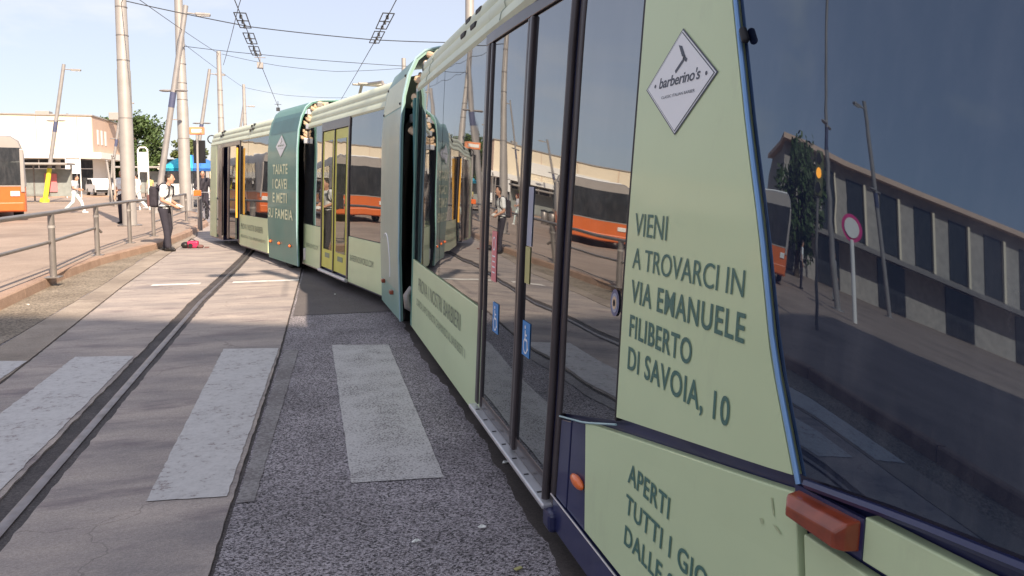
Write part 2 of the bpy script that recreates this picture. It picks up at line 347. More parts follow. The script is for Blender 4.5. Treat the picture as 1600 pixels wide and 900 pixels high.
for v0, v1 in ((-8, 13.2), (13.2, 30)):
    slab(v0, v1, lambda v: lerp(RAIL, v) + .058, lambda v: lerp(JA, v) - .012, 'concrete', .007, .004, dv=.07)
    slab(v0, v1, lambda v: lerp(JB, v) + .012, lambda v: lerp(RAIL, v) - .150, 'concrete', .004, .007, dv=.07)
for v0, v1 in ((-8, 10.6), (10.6, 30)):
    slab(v0, v1, lambda v: lerp(JC, v) + .008, lambda v: lerp(JB, v) - .012, 'gutter', .003, .003)
structure('gutter_strip', strip(lambda v: lerp(KERB, v) - .05, lambda v: lerp(JC, v) - .02, -8, 30, .004, .009, .5, 0, .012), 'pebble')
gr = MB(); pts = [(lerp(RAIL, v) - .02, v) for v in [x * .5 for x in range(-16, 61)]]
for (a, va), (b, vb) in zip(pts, pts[1:]):
    sec = [(-.027, .0062), (-.027, .014), (-.018, .018), (.018, .018), (.027, .014), (.027, .0062)]
    gr.add([(a + x, va, z) for x, z in sec] + [(b + x, vb, z) for x, z in sec], [(i, i + 6, i + 7, i + 1) for i in range(5)])
guide = gr.build('guide_rail', 'rail', track, True)
structure('road_patch', strip(lambda v: lerp(JA, v) + .03, lambda v: 6, 8.72, 40, .004, .0085, .5), 'asphalt_smooth')
structure('running_strip', strip(lambda v: .965 + .02 * math.sin(v * 1.7) + .012 * noise.noise((v * 4, 0, 0)) * 3, lambda v: 3.4, -8, 8.69, .004, .0085, .03, .006), 'strip')
# painted markings (parts of the road)
def sheet(name, pts, z, m, jit=.0035):
    c = [Vector((x, y, z)) for x, y in pts]; mb = MB(); P = []
    for i in range(4):
        a, b = c[i], c[(i + 1) % 4]; k = max(2, int((b - a).length / .06))
        for j in range(k):
            p = a.lerp(b, j / k)
            if j: p += Vector((random.uniform(-jit, jit), random.uniform(-jit, jit), 0))
            P.append(p)
    mb.add(P, [tuple(range(len(P)))]); return structure(name, mb, m, road)
sheet('zebra_stripe', [(.19, 3.76), (.66, 3.70), (.715, 6.93), (.20, 7.06)], .0085, 'paintA')
sheet('zebra_stripe', [(-.77, 3.77), (-.405, 3.73), (-.275, 7.0), (-.76, 7.10)], .0205, 'paintC')
sheet('zebra_stripe', [(-.355, 3.66), (-.275, 3.66), (-.10, 6.93), (-.225, 6.97)], .0085, 'paintF')
sheet('zebra_stripe', [(-1.98, 3.9), (-1.495, 3.85), (-1.49, 7.02), (-1.97, 7.12)], .0205, 'paintC', .006)
sheet('zebra_stripe', [(-2.74, 3.9), (-2.30, 3.9), (-2.32, 7.06), (-2.74, 7.18)], .0205, 'paintC')
sheet('stop_line', [(-2.22, 11.68), (-1.55, 11.68), (-1.55, 11.86), (-2.22, 11.86)], .0205, 'paintL')
sheet('stop_line', [(-1.10, 11.70), (-.15, 11.72), (-.14, 11.90), (-1.10, 11.87)], .0205, 'paintL')

# plaza pavement with kerb
kv = [(-12 + i * .5) for i in range(145)]
mb = MB()
for a, b in zip(kv, kv[1:]):
    mb.add([(-400, a, .14), (lerp(KERB, a) - .16, a, .14), (lerp(KERB, b) - .16, b, .14), (-400, b, .14)], [(0, 1, 2, 3)])
mb.add([(-400, 60, .14), (-14.16, 60, .14), (-14.16, 60, .14), (400, 62, .14), (400, 600, .14), (-400, 600, .14)], [(0, 1, 3, 4, 5)])
structure('pavement', mb, 'plaza')
kerb = structure('kerb', strip(lambda v: lerp(KERB, v) - .15, lambda v: lerp(KERB, v) - .015, -12, 60, .001, .128, .5), 'kerb')
v = -10.
while v < 42:
    a, b = lerp(KERB, v + .006), lerp(KERB, v + .994)
    mb = MB(); w0 = .16
    sec = lambda u, y, j: [(u - w0, y, .01), (u - w0, y, .146 + j), (u - .02, y, .146 + j), (u, y, .128 + j), (u + .012, y, .006)]
    j = random.uniform(-.004, .004)
    mb.add(sec(a, v + .006, j) + sec(b, v + .994, j), [(0, 1, 6, 5), (1, 2, 7, 6), (2, 3, 8, 7), (3, 4, 9, 8), (0, 1, 2, 3, 4), (9, 8, 7, 6, 5)])
    structure('kerbstone', mb, 'kerb', kerb); v += 1.
mb = MB().box((-60, 70, .2), (92, .35, .12)); far_kerb = structure('far_kerb', mb, 'kerb')

# ------------------------------------------------------------------ the tram
tram = thing('tram', 'pale green articulated tram with teal advertising wrap, standing askew beside the rail', 'tram', (2.1, 4, 0))
LEAN = [(.12, -.005), (.25, 0), (.7, .035), (1.2, .06), (1.5, .08), (2.12, .125), (2.43, .155), (3, .2)]
W = 2.2
class Sec:
    def __init__(s, O, E, cab=False):
        s.O = Vector(O); d = Vector(E) - s.O; s.L = d.length; s.F = d.normalized(); s.N = Vector((-s.F.y, s.F.x)); s.cab = cab
    def ext(s, t):
        if not s.cab: return 0.
        v = 7.15 - t
        return .05 * (1.6 - v) ** 2 if v < 1.6 else 0.
    def lean(s, t):
        if not s.cab: return .55
        v = 7.15 - t; k = min(1, max(0, (4.3 - v) / 2.2)); return .55 + .45 * k * k * (3 - 2 * k)
    def twist(s, t, z):
        return .085 * max(0., 7.15 - t < 1.4 and 1.4 - 7.15 + t) * max(0., z - .95) if s.cab else 0.
    def pt(s, t, z, ins=0.):
        q = s.O + s.F * t + s.N * (lerp(LEAN, z) * s.lean(t) + ins + s.ext(t) + s.twist(t, z)); return Vector((q.x, q.y, z))
    def right(s, t, z, ins=0.):
        q = s.O + s.F * t + s.N * (W - lerp(LEAN, z) * s.lean(t) - ins - s.ext(t) - s.twist(t, z)); return Vector((q.x, q.y, z))
    def raw(s, t, off, z):
        q = s.O + s.F * t + s.N * off; return Vector((q.x, q.y, z))
def patch(sec, q, ins=0., th=.03, ns=6, nz=8):
    """q: four (s,z) corners bl, br, tr, tl"""
    mb = MB(); bl, br, tr, tl = q; A = []; B = []
    for j in range(nz + 1):
        for i in range(ns + 1):
            a, b = i / ns, j / nz
            s_ = (bl[0] * (1 - a) + br[0] * a) * (1 - b) + (tl[0] * (1 - a) + tr[0] * a) * b
            z_ = (bl[1] * (1 - a) + br[1] * a) * (1 - b) + (tl[1] * (1 - a) + tr[1] * a) * b
            A.append(sec.pt(s_, z_, ins)); B.append(sec.pt(s_, z_, ins + th))
    n = len(A); k = ns + 1; f = []
    for j in range(nz):
        for i in range(ns):
            p = j * k + i; f.append((p, p + 1, p + 1 + k, p + k)); f.append((n + p + k, n + p + 1 + k, n + p + 1, n + p))
    edge = [i for i in range(k)] + [j * k + ns for j in range(1, nz + 1)] + [nz * k + i for i in range(ns - 1, -1, -1)] + [j * k for j in range(nz - 1, 0, -1)]
    for a, b in zip(edge, edge[1:] + edge[:1]): f.append((a, b, b + n, a + n))
    return mb.add(A + B, f)
def rect(s0, s1, z0, z1): return ((s0, z0), (s1, z0), (s1, z1), (s0, z1))
ZC = 2.40
def core(sec, parent_name, s0, s1, ins=.032, m='navy', n=30):
    mb = MB(); zs = [.14, .4, .8, 1.2, 1.6, 2.0, ZC]; k = len(zs) * 2
    for i in range(n + 1):
        t = s0 + (s1 - s0) * i / n
        mb.v += [sec.pt(t, z, ins) for z in zs] + [sec.right(t, z, ins * .3) for z in reversed(zs)]
    for i in range(n):
        for j in range(k): a = i * k + j; b = i * k + (j + 1) % k; mb.f.append((a, b, b + k, a + k))
    mb.f.append(tuple(range(k))); mb.f.append(tuple(reversed(range(n * k, n * k + k))))
    return mb.build(parent_name, m, tram)
RPROF = [(.100, 2.395), (.082, 2.425), (.092, 2.47), (.118, 2.50), (.110, 2.525), (.124, 2.575), (.15, 2.605), (.142, 2.63), (.16, 2.68), (.19, 2.71), (.25, 2.745), (.42, 2.79), (.75, 2.81)]
def roofmesh(sec, s0, s1, n=40):
    mb = MB(); P = RPROF + [(W - a, z) for a, z in reversed(RPROF)]; k = len(P)
    for i in range(n + 1):
        t = s0 + (s1 - s0) * i / n; e = sec.ext(t) + (.07 if sec.lean(t) > .9 else 0) + sec.twist(t, 2.4)
        for a, z in P:
            aa = a + e if a < W / 2 else a - e
            mb.v.append(sec.raw(t, aa, z))
    for i in range(n):
        for j in range(k - 1): a = i * k + j; mb.f.append((a, a + 1, a + 1 + k, a + k))
    mb.f.append(tuple(range(k))); mb.f.append(tuple(reversed(range(n * k, n * k + k))))
    return mb
def text_mesh(body, sec, s0, s1, z0, h, ins=-.004, bold=0., font_sp=1.0, skew=0.):
    """flat lettering laid on the tram side: left edge s0, right edge s1, baseline z0, capital height h"""
    cu = bpy.data.curves.new('t', 'FONT'); cu.body = body; cu.offset = bold; cu.space_character = font_sp; cu.resolution_u = 4
    o = bpy.data.objects.new('t', cu); col.objects.link(o)
    dg = bpy.context.evaluated_depsgraph_get(); dg.update(); me = bpy.data.meshes.new_from_object(o.evaluated_get(dg))
    xs = [p.co.x for p in me.vertices]; x0, x1 = min(xs), max(xs)
    mb = MB(); mb.v = [sec.pt(s0 + (p.co.x - x0) / (x1 - x0) * (s1 - s0) + skew * p.co.y, z0 + p.co.y * h / .69, ins) for p in me.vertices]
    mb.f = [tuple(p.vertices) for p in me.polygons]
    bpy.data.objects.remove(o); bpy.data.curves.remove(cu); bpy.data.meshes.remove(me)
    return mb
def lettering(body, sec, parent, m, *a, **k):
    mb = text_mesh(body, sec, *a, **k); par = list(range(len(mb.v)))
    def find(i):
        while par[i] != i: par[i] = par[par[i]]; i = par[i]
        return i
    for f in mb.f:
        for i in f[1:]: par[find(i)] = find(f[0])
    arc = [(Vector((p.x, p.y)) - sec.O).dot(sec.F) for p in mb.v]; isl = {}
    for i in range(len(mb.v)): isl.setdefault(find(i), []).append(arc[i])
    iv = sorted((min(x), max(x), r) for r, x in isl.items()); words = []; gap = a[3] * .42
    gap = (a[1] - a[0]) / max(1, len(body)) * .40
    for lo, hi, r in iv:
        if words and lo - words[-1][1] < gap: words[-1][1] = max(hi, words[-1][1]); words[-1][2].append(r)
        else: words.append([lo, hi, [r]])
    for lo, hi, rs in words:
        rs = set(rs); w_ = MB(); mp_ = {}
        for f in mb.f:
            if find(f[0]) in rs:
                for i in f:
                    if i not in mp_: mp_[i] = len(w_.v); w_.v.append(mb.v[i])
                w_.f.append(tuple(mp_[i] for i in f))
        if w_.f: w_.build('lettering', m, parent, fix=False)
def spot(sec, s_, z_, ins=0.): return sec.pt(s_, z_, ins)
def polyflat(sec, pts, ins):
    mb = MB(); mb.add([sec.pt(a, b, ins) for a, b in pts], [tuple(range(len(pts)))]); return mb
def bar(sec, pts, wd, ins):
    """flat line of width wd through (s,z) points"""
    mb = MB()
    for (a, b), (c, d) in zip(pts, pts[1:]):
        l = math.hypot(c - a, d - b); nx, ny = -(d - b) / l * wd / 2, (c - a) / l * wd / 2
        mb.add([sec.pt(*p, ins) for p in ((a + nx, b + ny), (a - nx, b - ny), (c - nx, d - ny), (c + nx, d + ny))], [(0, 1, 2, 3)])
    return mb

M1 = Sec((.96, 7.15), (.96, -1.6), True)
V = lambda v: 7.15 - v
c1 = core(M1, 'front_section', -.05, V(-1.75), m='navy', n=60)
roof1 = roofmesh(M1, .0, V(-1.7), 60).build('front_roof', 'roof', tram, True)
nose = MB()
for i in range(9):
    pass
# lower panel behind the door, with print
p = patch(M1, rect(V(7.12), V(4.20), .13, .79), 0, .03, 10, 4).build('side_panel', 'wrap', tram, bev=.004)
lettering('PROVA I NOSTRI BARBIERI', M1, p, 'greytxt', V(6.72), V(4.80), .545, .115)
lettering("SCARICA L'APP O PRENOTA CHIAMANDO AL 0418180571 1", M1, p, 'greytxt', V(6.80), V(4.62), .40, .06)
# big glass bay
patch(M1, rect(V(7.12), V(5.72), .80, ZC - .005), .006, .02, 14, 16).build('window', 'glass', tram, True)
patch(M1, rect(V(5.705), V(4.30), .80, ZC - .005), .006, .02, 14, 16).build('window', 'glass', tram, True)
# door
door = patch(M1, rect(V(4.30), V(2.80), ZC - .065, ZC - .002), -.006, .03, 8, 2).build('door', 'frame', tram, bev=.004)
door['label'] = 'double leaf door with tinted glass and dark frames'
def post(sec, s_, wd, z0, z1, out, parent, name='door_post', m='frame'):
    return patch(sec, rect(s_ - wd / 2, s_ + wd / 2, z0, z1), -out, out + .03, 2, 12).build(name, m, parent, bev=min(.012, wd / 4), seg=3)
post(M1, V(4.235), .065, .22, ZC - .065, .012, door); post(M1, V(4.165), .03, .22, ZC - .065, .004, door)
patch(M1, rect(V(4.15), V(3.52), .28, ZC - .07), .008, .02, 8, 16).build('leaf_glass', 'glass', door, True)
post(M1, V(3.495), .03, .22, ZC - .065, .006, door); post(M1, V(3.445), .04, .22, ZC - .065, .012, door)
patch(M1, rect(V(3.41), V(2.95), .28, ZC - .07), .008, .02, 8, 16).build('leaf_glass', 'glass', door, True)
patch(M1, rect(V(4.18), V(2.93), .21, .285), .004, .03, 8, 2).build('kick_plate', 'frame', door, bev=.004)
q = MB().path([M1.pt(V(2.885), z, -.012) for z in [.2 + i * (ZC + .02 - .2) / 14 for i in range(15)]], .018, 14).build('door_post', 'frame', door, True)
post(M1, V(2.835), .045, .2, ZC, .004, door)
# sill
mb = MB(); a0, a1 = M1.pt(V(4.27), .2), M1.pt(V(2.84), .2)
mb.box(((a0.x + a1.x) / 2 - .015, (a0.y + a1.y) / 2, .198), (.06, 1.45, .024))
sill = mb.build('door_sill', 'sill', tram, bev=.008)
for i in range(7):
    MB().box((a0.x - .018, 4.15 - i * .2, .2108), (.022, .010, .003)).build('grip_bar', 'black', sill)
MB().box((.985, 2.82, .15), (.12, .10, .09)).build('sill_end_cap', 'navy', tram, bev=.02)
# stickers and painted-on reflections on the door glass
def wheelchair(sec, s_, z_, w_, h_, ins, parent):
    b = patch(sec, rect(s_ - w_ / 2, s_ + w_ / 2, z_ - h_ / 2, z_ + h_ / 2), ins, .002, 2, 4).build('access_sticker', 'stickerb', parent)
    mb = MB(); r_ = w_ * .26; i2 = ins - .0015
    arc = [(s_ + .0 * w_ + r_ * math.cos(R(t)), z_ - h_ * .2 + r_ * 1.15 * math.sin(R(t))) for t in range(110, 400, 20)]
    mb.add(*(lambda k: (k.v, k.f))(bar(sec, arc, w_ * .08, i2)))
    mb.add(*(lambda k: (k.v, k.f))(bar(sec, [(s_ - w_ * .08, z_ + h_ * .25), (s_ - w_ * .06, z_ - h_ * .02), (s_ + w_ * .2, z_ - h_ * .02), (s_ + w_ * .28, z_ - h_ * .26), (s_ + w_ * .38, z_ - h_ * .26)], w_ * .1, i2)))
    mb.add(*(lambda k: (k.v, k.f))(bar(sec, [(s_ - w_ * .06, z_ + h_ * .12), (s_ + w_ * .16, z_ + h_ * .12)], w_ * .08, i2)))
    mb.add(*(lambda k: (k.v, k.f))(polyflat(sec, [(s_ - w_ * .1 + w_ * .08 * math.cos(R(t)), z_ + h_ * .34 + w_ * .08 * math.sin(R(t))) for t in range(0, 360, 30)], i2)))
    mb.build('wheelchair_symbol', 'stickerw', b, fix=False)
wheelchair(M1, V(3.905), .795, .115, .165, .004, door)
wheelchair(M1, V(3.335), .795, .115, .165, .004, door)
b = patch(M1, rect(V(4.02), V(3.92), .99, 1.27), .004, .002, 2, 4).build('notice_and_reflection', 'stickerp', door)
MB().add(*(lambda k: (k.v, k.f))(bar(M1, [(V(3.97) + .03 * math.cos(R(t)), 1.20 + .035 * math.sin(R(t))) for t in range(0, 361, 20)], .008, .0025))).build('notice_print', 'stickerw', b, fix=False)
for zz in (1.13, 1.10, 1.07, 1.04):
    bar(M1, [(V(4.0), zz), (V(3.94), zz)], .008, .0025).build('notice_print', 'stickerw', b, fix=False)
b = patch(M1, rect(V(3.38), V(3.31), 1.24, 1.52), .004, .002, 2, 4).build('notice_and_reflection', 'lilactone', door)  # lilac reflection in the leaf glass, painted on as a flat patch
b = patch(M1, rect(V(3.39), V(3.32), 1.06, 1.235), .004, .002, 2, 4).build('notice_and_reflection', 'yellowtone', door)  # yellowish reflection below it, likewise laid on the glass as flat colour
# window between door and wrap panel
BELT = lambda v: lerp([(.4, 1.005), (.8, .980), (1.05, .957), (1.33, .917), (2.25, .742), (2.54, .656), (2.82, .596), (3, .58)], v)
patch(M1, ((V(2.80), BELT(2.80)), (V(2.262), BELT(2.262)), (V(2.275), ZC - .005), (V(2.80), ZC - .005)), .004, .02, 8, 16).build('window', 'glass', tram, True)
b = MB().path([M1.pt(V(2.80 - i * .06), BELT(2.80 - i * .06) - .012, -.004) for i in range(10)], .004, 6).build('belt_trim', 'hoopedge', tram, True)
patch(M1, rect(V(2.278), V(2.262), BELT(2.262), ZC), -.003, .02, 1, 12).build('window_seal', 'black', tram)
# wrap panel with the address
MUL = lambda z: lerp([(.90, 1.325), (1.147, 1.435), (1.447, 1.526), (1.68, 1.612), (2.014, 1.723), (2.40, 1.845)], z)
mb = MB(); rows = 24; A = []; B = []
for j in range(rows + 1):
    for i in range(11):
        a = i / 10; bz = .752 * (1 - a) + .912 * a; z_ = bz + (ZC - .002 - bz) * j / rows
        s_ = V(2.262) * (1 - a) + V(MUL(z_) + .012) * a; A.append(M1.pt(s_, z_, -.004)); B.append(M1.pt(s_, z_, .02))
n = len(A); f = []
for j in range(rows):
    for i in range(10): q_ = j * 11 + i; f.append((q_, q_ + 1, q_ + 12, q_ + 11)); f.append((n + q_ + 11, n + q_ + 12, n + q_ + 1, n + q_))
ed = list(range(11)) + [j * 11 + 10 for j in range(1, rows + 1)] + [rows * 11 + i for i in range(9, -1, -1)] + [j * 11 for j in range(rows - 1, 0, -1)]
for a, b_ in zip(ed, ed[1:] + ed[:1]): f.append((a, b_, b_ + n, a + n))
wp = mb.add(A + B, f).build('wrap_panel', 'wrap', tram, True)
wp['label'] = 'pale green advertising panel with diamond logo and address lettering'
I = -.0065
lettering('VIENI', M1, wp, 'tealtxt', V(2.208), V(1.985), 1.372, .073, I)
lettering('A TROVARCI IN', M1, wp, 'tealtxt', V(2.205), V(1.567), 1.266, .067, I)
lettering('VIA EMANUELE', M1, wp, 'tealtxt', V(2.200), V(1.550), 1.157, .071, I, .014, 1.10)
lettering('FILIBERTO', M1, wp, 'tealtxt', V(2.196), V(1.792), 1.044, .070, I, .014, 1.08)
lettering('DI SAVOIA, 10', M1, wp, 'tealtxt', V(2.194), V(1.590), .937, .072, I, .014, 1.08)
def diamond(sec, cx, cz, w_, h_, ins, parent, txt, mprint):
    P = lambda k, dz=0: [(cx, cz + h_ * k), (cx + w_ * k, cz), (cx, cz - h_ * k), (cx - w_ * k, cz)]
    polyflat(sec, P(1.0), ins).build('logo_border', mprint, parent, fix=False)
    d = polyflat(sec, P(.965), ins - .0008).build('logo_diamond', 'stickerw', parent, fix=False)
    q = P(.93); polyflat(sec, P(.935), ins - .0016).build('logo_line', mprint, parent, fix=False)
    polyflat(sec, P(.915), ins - .0024).build('logo_field', 'stickerw', parent, fix=False)
    if txt:
        i3 = ins - .0034
        text_mesh("barberino's", sec, cx - w_ * .56, cx + w_ * .58, cz - h_ * .04, h_ * .20, i3, .015, .95, .01).build('lettering', mprint, parent, fix=False)
        text_mesh('CLASSIC ITALIAN BARBER', sec, cx - w_ * .46, cx + w_ * .48, cz - h_ * .26, h_ * .055, i3).build('lettering', mprint, parent, fix=False)
        for sx in (-.68, .74):
            polyflat(sec, [(cx + w_ * sx + .006 * math.cos(R(t)), cz + .006 * math.sin(R(t)) + .004) for t in range(0, 360, 40)], i3).build('logo_dot', mprint, parent, fix=False)
        polyflat(sec, [(cx - w_ * .06, cz + h_ * .70), (cx + w_ * .04, cz + h_ * .66), (cx + w_ * .16, cz + h_ * .44), (cx + w_ * .06, cz + h_ * .46)], i3).build('razor_blade', mprint, parent, fix=False)
        bar(sec, [(cx + w_ * .20, cz + h_ * .36), (cx + w_ * .10, cz + h_ * .45), (cx + w_ * .12, cz + h_ * .40), (cx - w_ * .10, cz + h_ * .20)], w_ * .05, i3).build('razor_handle', mprint, parent, fix=False)
    return d
diamond(M1, V(1.985), 1.838, .215, .155, -.0065, wp, True, mat('logo_ink', (.07, .08, .11), .5))
# blue mullion
MB().path([M1.pt(V(MUL(z) - .004), z, -.004) for z in [.90 + i * .1 for i in range(16)]], .0065, 8).build('mullion', 'bluetrim', tram, True)
# cab window
mb = MB(); A = []; B = []; rows = 20; cn = 26
for j in range(rows + 1):
    for i in range(cn + 1):
        b = j / rows; a = i / cn
        v1_ = -.9; vb = 1.318; z0 = None
        z_ = .915 + (ZC - .005 - .915) * b
        vl = MUL(z_) - .012; v_ = vl * (1 - a) + v1_ * a; zz = BELT(v_) + (ZC - .005 - BELT(v_)) * b
        v_ = (MUL(zz) - .012) * (1 - a) + v1_ * a; A.append(M1.pt(V(v_), zz, .004)); B.append(M1.pt(V(v_), zz, .024))
k = cn + 1; n = len(A); f = []
for j in range(rows):
    for i in range(cn): q_ = j * k + i; f.append((q_, q_ + 1, q_ + 1 + k, q_ + k)); f.append((n + q_ + k, n + q_ + 1 + k, n + q_ + 1, n + q_))
ed = list(range(k)) + [j * k + cn for j in range(1, rows + 1)] + [rows * k + i for i in range(cn - 1, -1, -1)] + [j * k for j in range(rows - 1, 0, -1)]
for a, b_ in zip(ed, ed[1:] + ed[:1]): f.append((a, b_, b_ + n, a + n))
mb.add(A + B, f).build('cab_window', 'cabglass', tram, True)['label'] = 'dark tinted side window of the driver cab'
MB().path([M1.pt(V(1.30 - i * .1), BELT(1.30 - i * .1) - .012, -.003) for i in range(22)], .010, 6).build('belt_trim', 'navy', tram, True)
# lower cab panels
lp = patch(M1, ((V(2.47), .262), (V(1.235), .262), (V(1.335), .875), (V(2.54), .645)), 0, .03, 12, 8).build('side_panel', 'wrap', tram, bev=.004)
lp['label'] = 'pale green lower panel with opening days lettering'
lettering('APERTI', M1, lp, 'tealtxt', V(2.142), V(1.862), .578, .062, -.003, .014, 1.08)
lettering('TUTTI I GIORNI', M1, lp, 'tealtxt', V(2.142), V(1.48), .478, .060, -.003, .014, 1.08)
lettering('DALLE 9 ALLE 20', M1, lp, 'tealtxt', V(2.132), V(1.45), .378, .060, -.003, .014, 1.08)
for pts_ in ([(1.412, .832), (1.406, .834), (1.398, .81), (1.394, .795), (1.40, .797), (1.406, .812)], [(1.40, .776), (1.385, .777), (1.365, .768), (1.372, .765), (1.388, .770)], [(1.447, .768), (1.437, .773), (1.43, .763), (1.44, .757)]):
    polyflat(M1, [(V(a_), b_) for a_, b_ in pts_], -.002).build('scuff_mark', 'scuff', lp, fix=False)
patch(M1, ((V(1.215), .262), (V(-.9), .262), (V(-.9), .80), (V(1.30), .80)), 0, .03, 14, 5).build('side_panel', 'wrap', tram, bev=.004)
patch(M1, ((V(1.138), .822), (V(-.9), .84), (V(-.9), .975), (V(1.138), BELT(1.138) - .035)), 0, .03, 14, 3).build('side_panel', 'wrap', tram, bev=.004)
patch(M1, rect(V(2.82), V(-1.0), .115, .243), -.002, .03, 30, 3).build('skirt', 'navy', tram, bev=.004)
MB().path([M1.pt(V(2.84 - i * .2), .247, -.003) for i in range(19)], .004, 6).build('skirt_trim', 'sill', tram, True)
patch(M1, ((V(2.80), .252), (V(2.68), .252), (V(2.69), .60), (V(2.80), .575)), .004, .03, 2, 6).build('pillar_panel', 'navy', tram, bev=.003)
patch(M1, ((V(2.672), .252), (V(2.48), .252), (V(2.55), .635), (V(2.682), .605)), .006, .03, 2, 6).build('pillar_panel', 'navy', tram, bev=.003)
c = M1.pt(V(2.565), .408, -.004); MB().ell(c, (.018, .062, .024), 16, 10).build('side_marker', 'marker', tram, True)
def lamp_pts(o): return [M1.pt(V(v_), z_, o) for v_, z_ in ((1.322, .842), (1.143, .836), (1.143, .898), (1.322, .888))]
base_ = lamp_pts(.0); mid_ = [M1.pt(V(v_), z_, -.034) for v_, z_ in ((1.318, .844), (1.147, .839), (1.147, .893), (1.318, .884))]; top_ = [M1.pt(V(v_), z_, -.050) for v_, z_ in ((1.298, .846), (1.16, .842), (1.16, .874), (1.298, .868))]
mm = MB().add(base_ + mid_ + top_, [(3, 2, 1, 0), (8, 9, 10, 11)] + [(i, (i + 1) % 4, (i + 1) % 4 + 4, i + 4) for i in range(4)] + [(i + 4, (i + 1) % 4 + 4, (i + 1) % 4 + 8, i + 8) for i in range(4)]).build('side_marker', 'markerR', tram, bev=.004, seg=2)
mm['label'] = 'boxy red orange indicator lamp'
patch(M1, ((V(1.332), .830), (V(1.136), .826), (V(1.136), .905), (V(1.332), .896)), -.003, .01, 2, 2).build('lamp_base', 'navy', mm)
for v_ in (1.31, 1.155): MB().ell(M1.pt(V(v_), .852, -.036), (.004, .005, .005), 8, 6).build('lens_screw', 'steeld', mm)
c = M1.pt(V(2.34), 1.13, -.006)
def disc(cs, cz, rx, rz_, ins): return polyflat(M1, [(cs + rx * math.cos(R(t)), cz + rz_ * math.sin(R(t))) for t in range(0, 360, 15)], ins)
dh = disc(V(2.335), 1.13, .036, .047, -.001).build('door_button', mat('slate_blue_ring', (.11, .12, .22), .4), tram, fix=False); dh['label'] = 'oval slate blue ringed door button'
disc(V(2.335), 1.13, .026, .034, -.002).build('button_ring', 'lilactone', dh, fix=False); disc(V(2.335), 1.13, .018, .023, -.003).build('button_field', 'brass', dh, fix=False); disc(V(2.335), 1.13, .009, .012, -.004).build('button_core', 'black', dh, fix=False)
MB().cap(M1.pt(V(1.665), 1.925, -.008), M1.pt(V(1.65), 1.90, -.008), .010).build('side_camera', 'black', tram, True)
# roof vents
for dv in (0, .32):
    for zz in (2.56, 2.66):
        pp = [M1.raw(V(5.15 - dv), .112 + (zz - 2.53) * .37, zz)]
        MB().box(pp[0], (.03, .15, .04)).build('roof_vent', 'black', roof1, bev=.01)
# roof joints
for vv in (6.6, 4.0):
    MB().path([M1.raw(V(vv), a - .004, z) for a, z in RPROF[1:10]], .003, 5).build('roof_seam', 'sage', roof1)
rb = MB().box((2.05, 6.5, 2.83), (.9, 1.0, .16)).box((1.38, 6.95, 2.76), (.16, .2, .10)).build('roof_box', 'sill', tram, bev=.02)

# --- articulation hoops
HP = [(.0, .13), (-.008, .8), (.007, 1.43), (.027, 2.07), (.056, 2.38), (.109, 2.60), (.187, 2.76), (.284, 2.842), (.42, 2.88), (.7, 2.90), (1.1, 2.905)]
def hoop(sec, name, msk, s0=0., th=.028):
    """outer shell of an articulation: a hooped panel with real thickness, open ends"""
    out = HP + [(W - a, z) for a, z in reversed(HP[:-1])]
    mb = MB(); k = len(out); n = 6
    for t in range(n + 1):
        for inn in (0, 1):
            for a, z in out:
                aa = a + (th if a < W / 2 else -th) * inn if abs(a - 1.1) > .01 else a; mb.v.append(sec.raw(s0 + (sec.L - s0) * t / n, aa, z - (th * .7 * inn if z > 2.5 else 0)))
    for t in range(n):
        for j in range(k - 1):
            a = t * 2 * k + j; b = a + 2 * k; mb.f.append((a, a + 1, b + 1, b)); a += k; b += k; mb.f.append((b, b + 1, a + 1, a))
        for j in (0, k - 1):
            a = t * 2 * k + j; mb.f.append((a, a + 2 * k, a + 3 * k, a + k))
    for t in (0, n):
        for j in range(k - 1): a = t * 2 * k + j; mb.f.append((a, a + 1, a + 1 + k, a + k))
    o = mb.build(name, msk, tram, True)
    e = MB().path([sec.raw(sec.L + .004, a, z) for a, z in HP[:-1]], .011, 6).build('hoop_edge', 'hoopedge', o, True)
    # bellows and hoses inside
    b = MB()
    for i in range(7):
        t = sec.L + .5 - i * (sec.L + .9) / 6
        b.add(*(lambda P: ([sec.raw(t, a, z) for a, z in P] + [sec.raw(t - .09, a + (.05 if a < 1.1 else -.05), z) for a, z in P] , [(j, (j + 1) % len(P), (j + 1) % len(P) + len(P), j + len(P)) for j in range(len(P))]))([(.17, .25), (.18, 1.4), (.25, 2.2), (.45, 2.5), (1.75, 2.5), (1.95, 2.2), (2.02, 1.4), (2.03, .25)]))
        if i < 6:
            t2 = t - (sec.L + .9) / 6
            P = [(.22, .25), (.23, 1.4), (.30, 2.2), (.5, 2.45), (1.7, 2.45), (1.9, 2.2), (1.97, 1.4), (1.98, .25)]
            Q = [(.17, .25), (.18, 1.4), (.25, 2.2), (.45, 2.5), (1.75, 2.5), (1.95, 2.2), (2.02, 1.4), (2.03, .25)]
            b.add([sec.raw(t - .09, a, z) for a, z in P] + [sec.raw(t2, a, z) for a, z in Q], [(j, (j + 1) % 8, (j + 1) % 8 + 8, j + 8) for j in range(8)])
    b.build('bellows', 'black', tram)
    return o
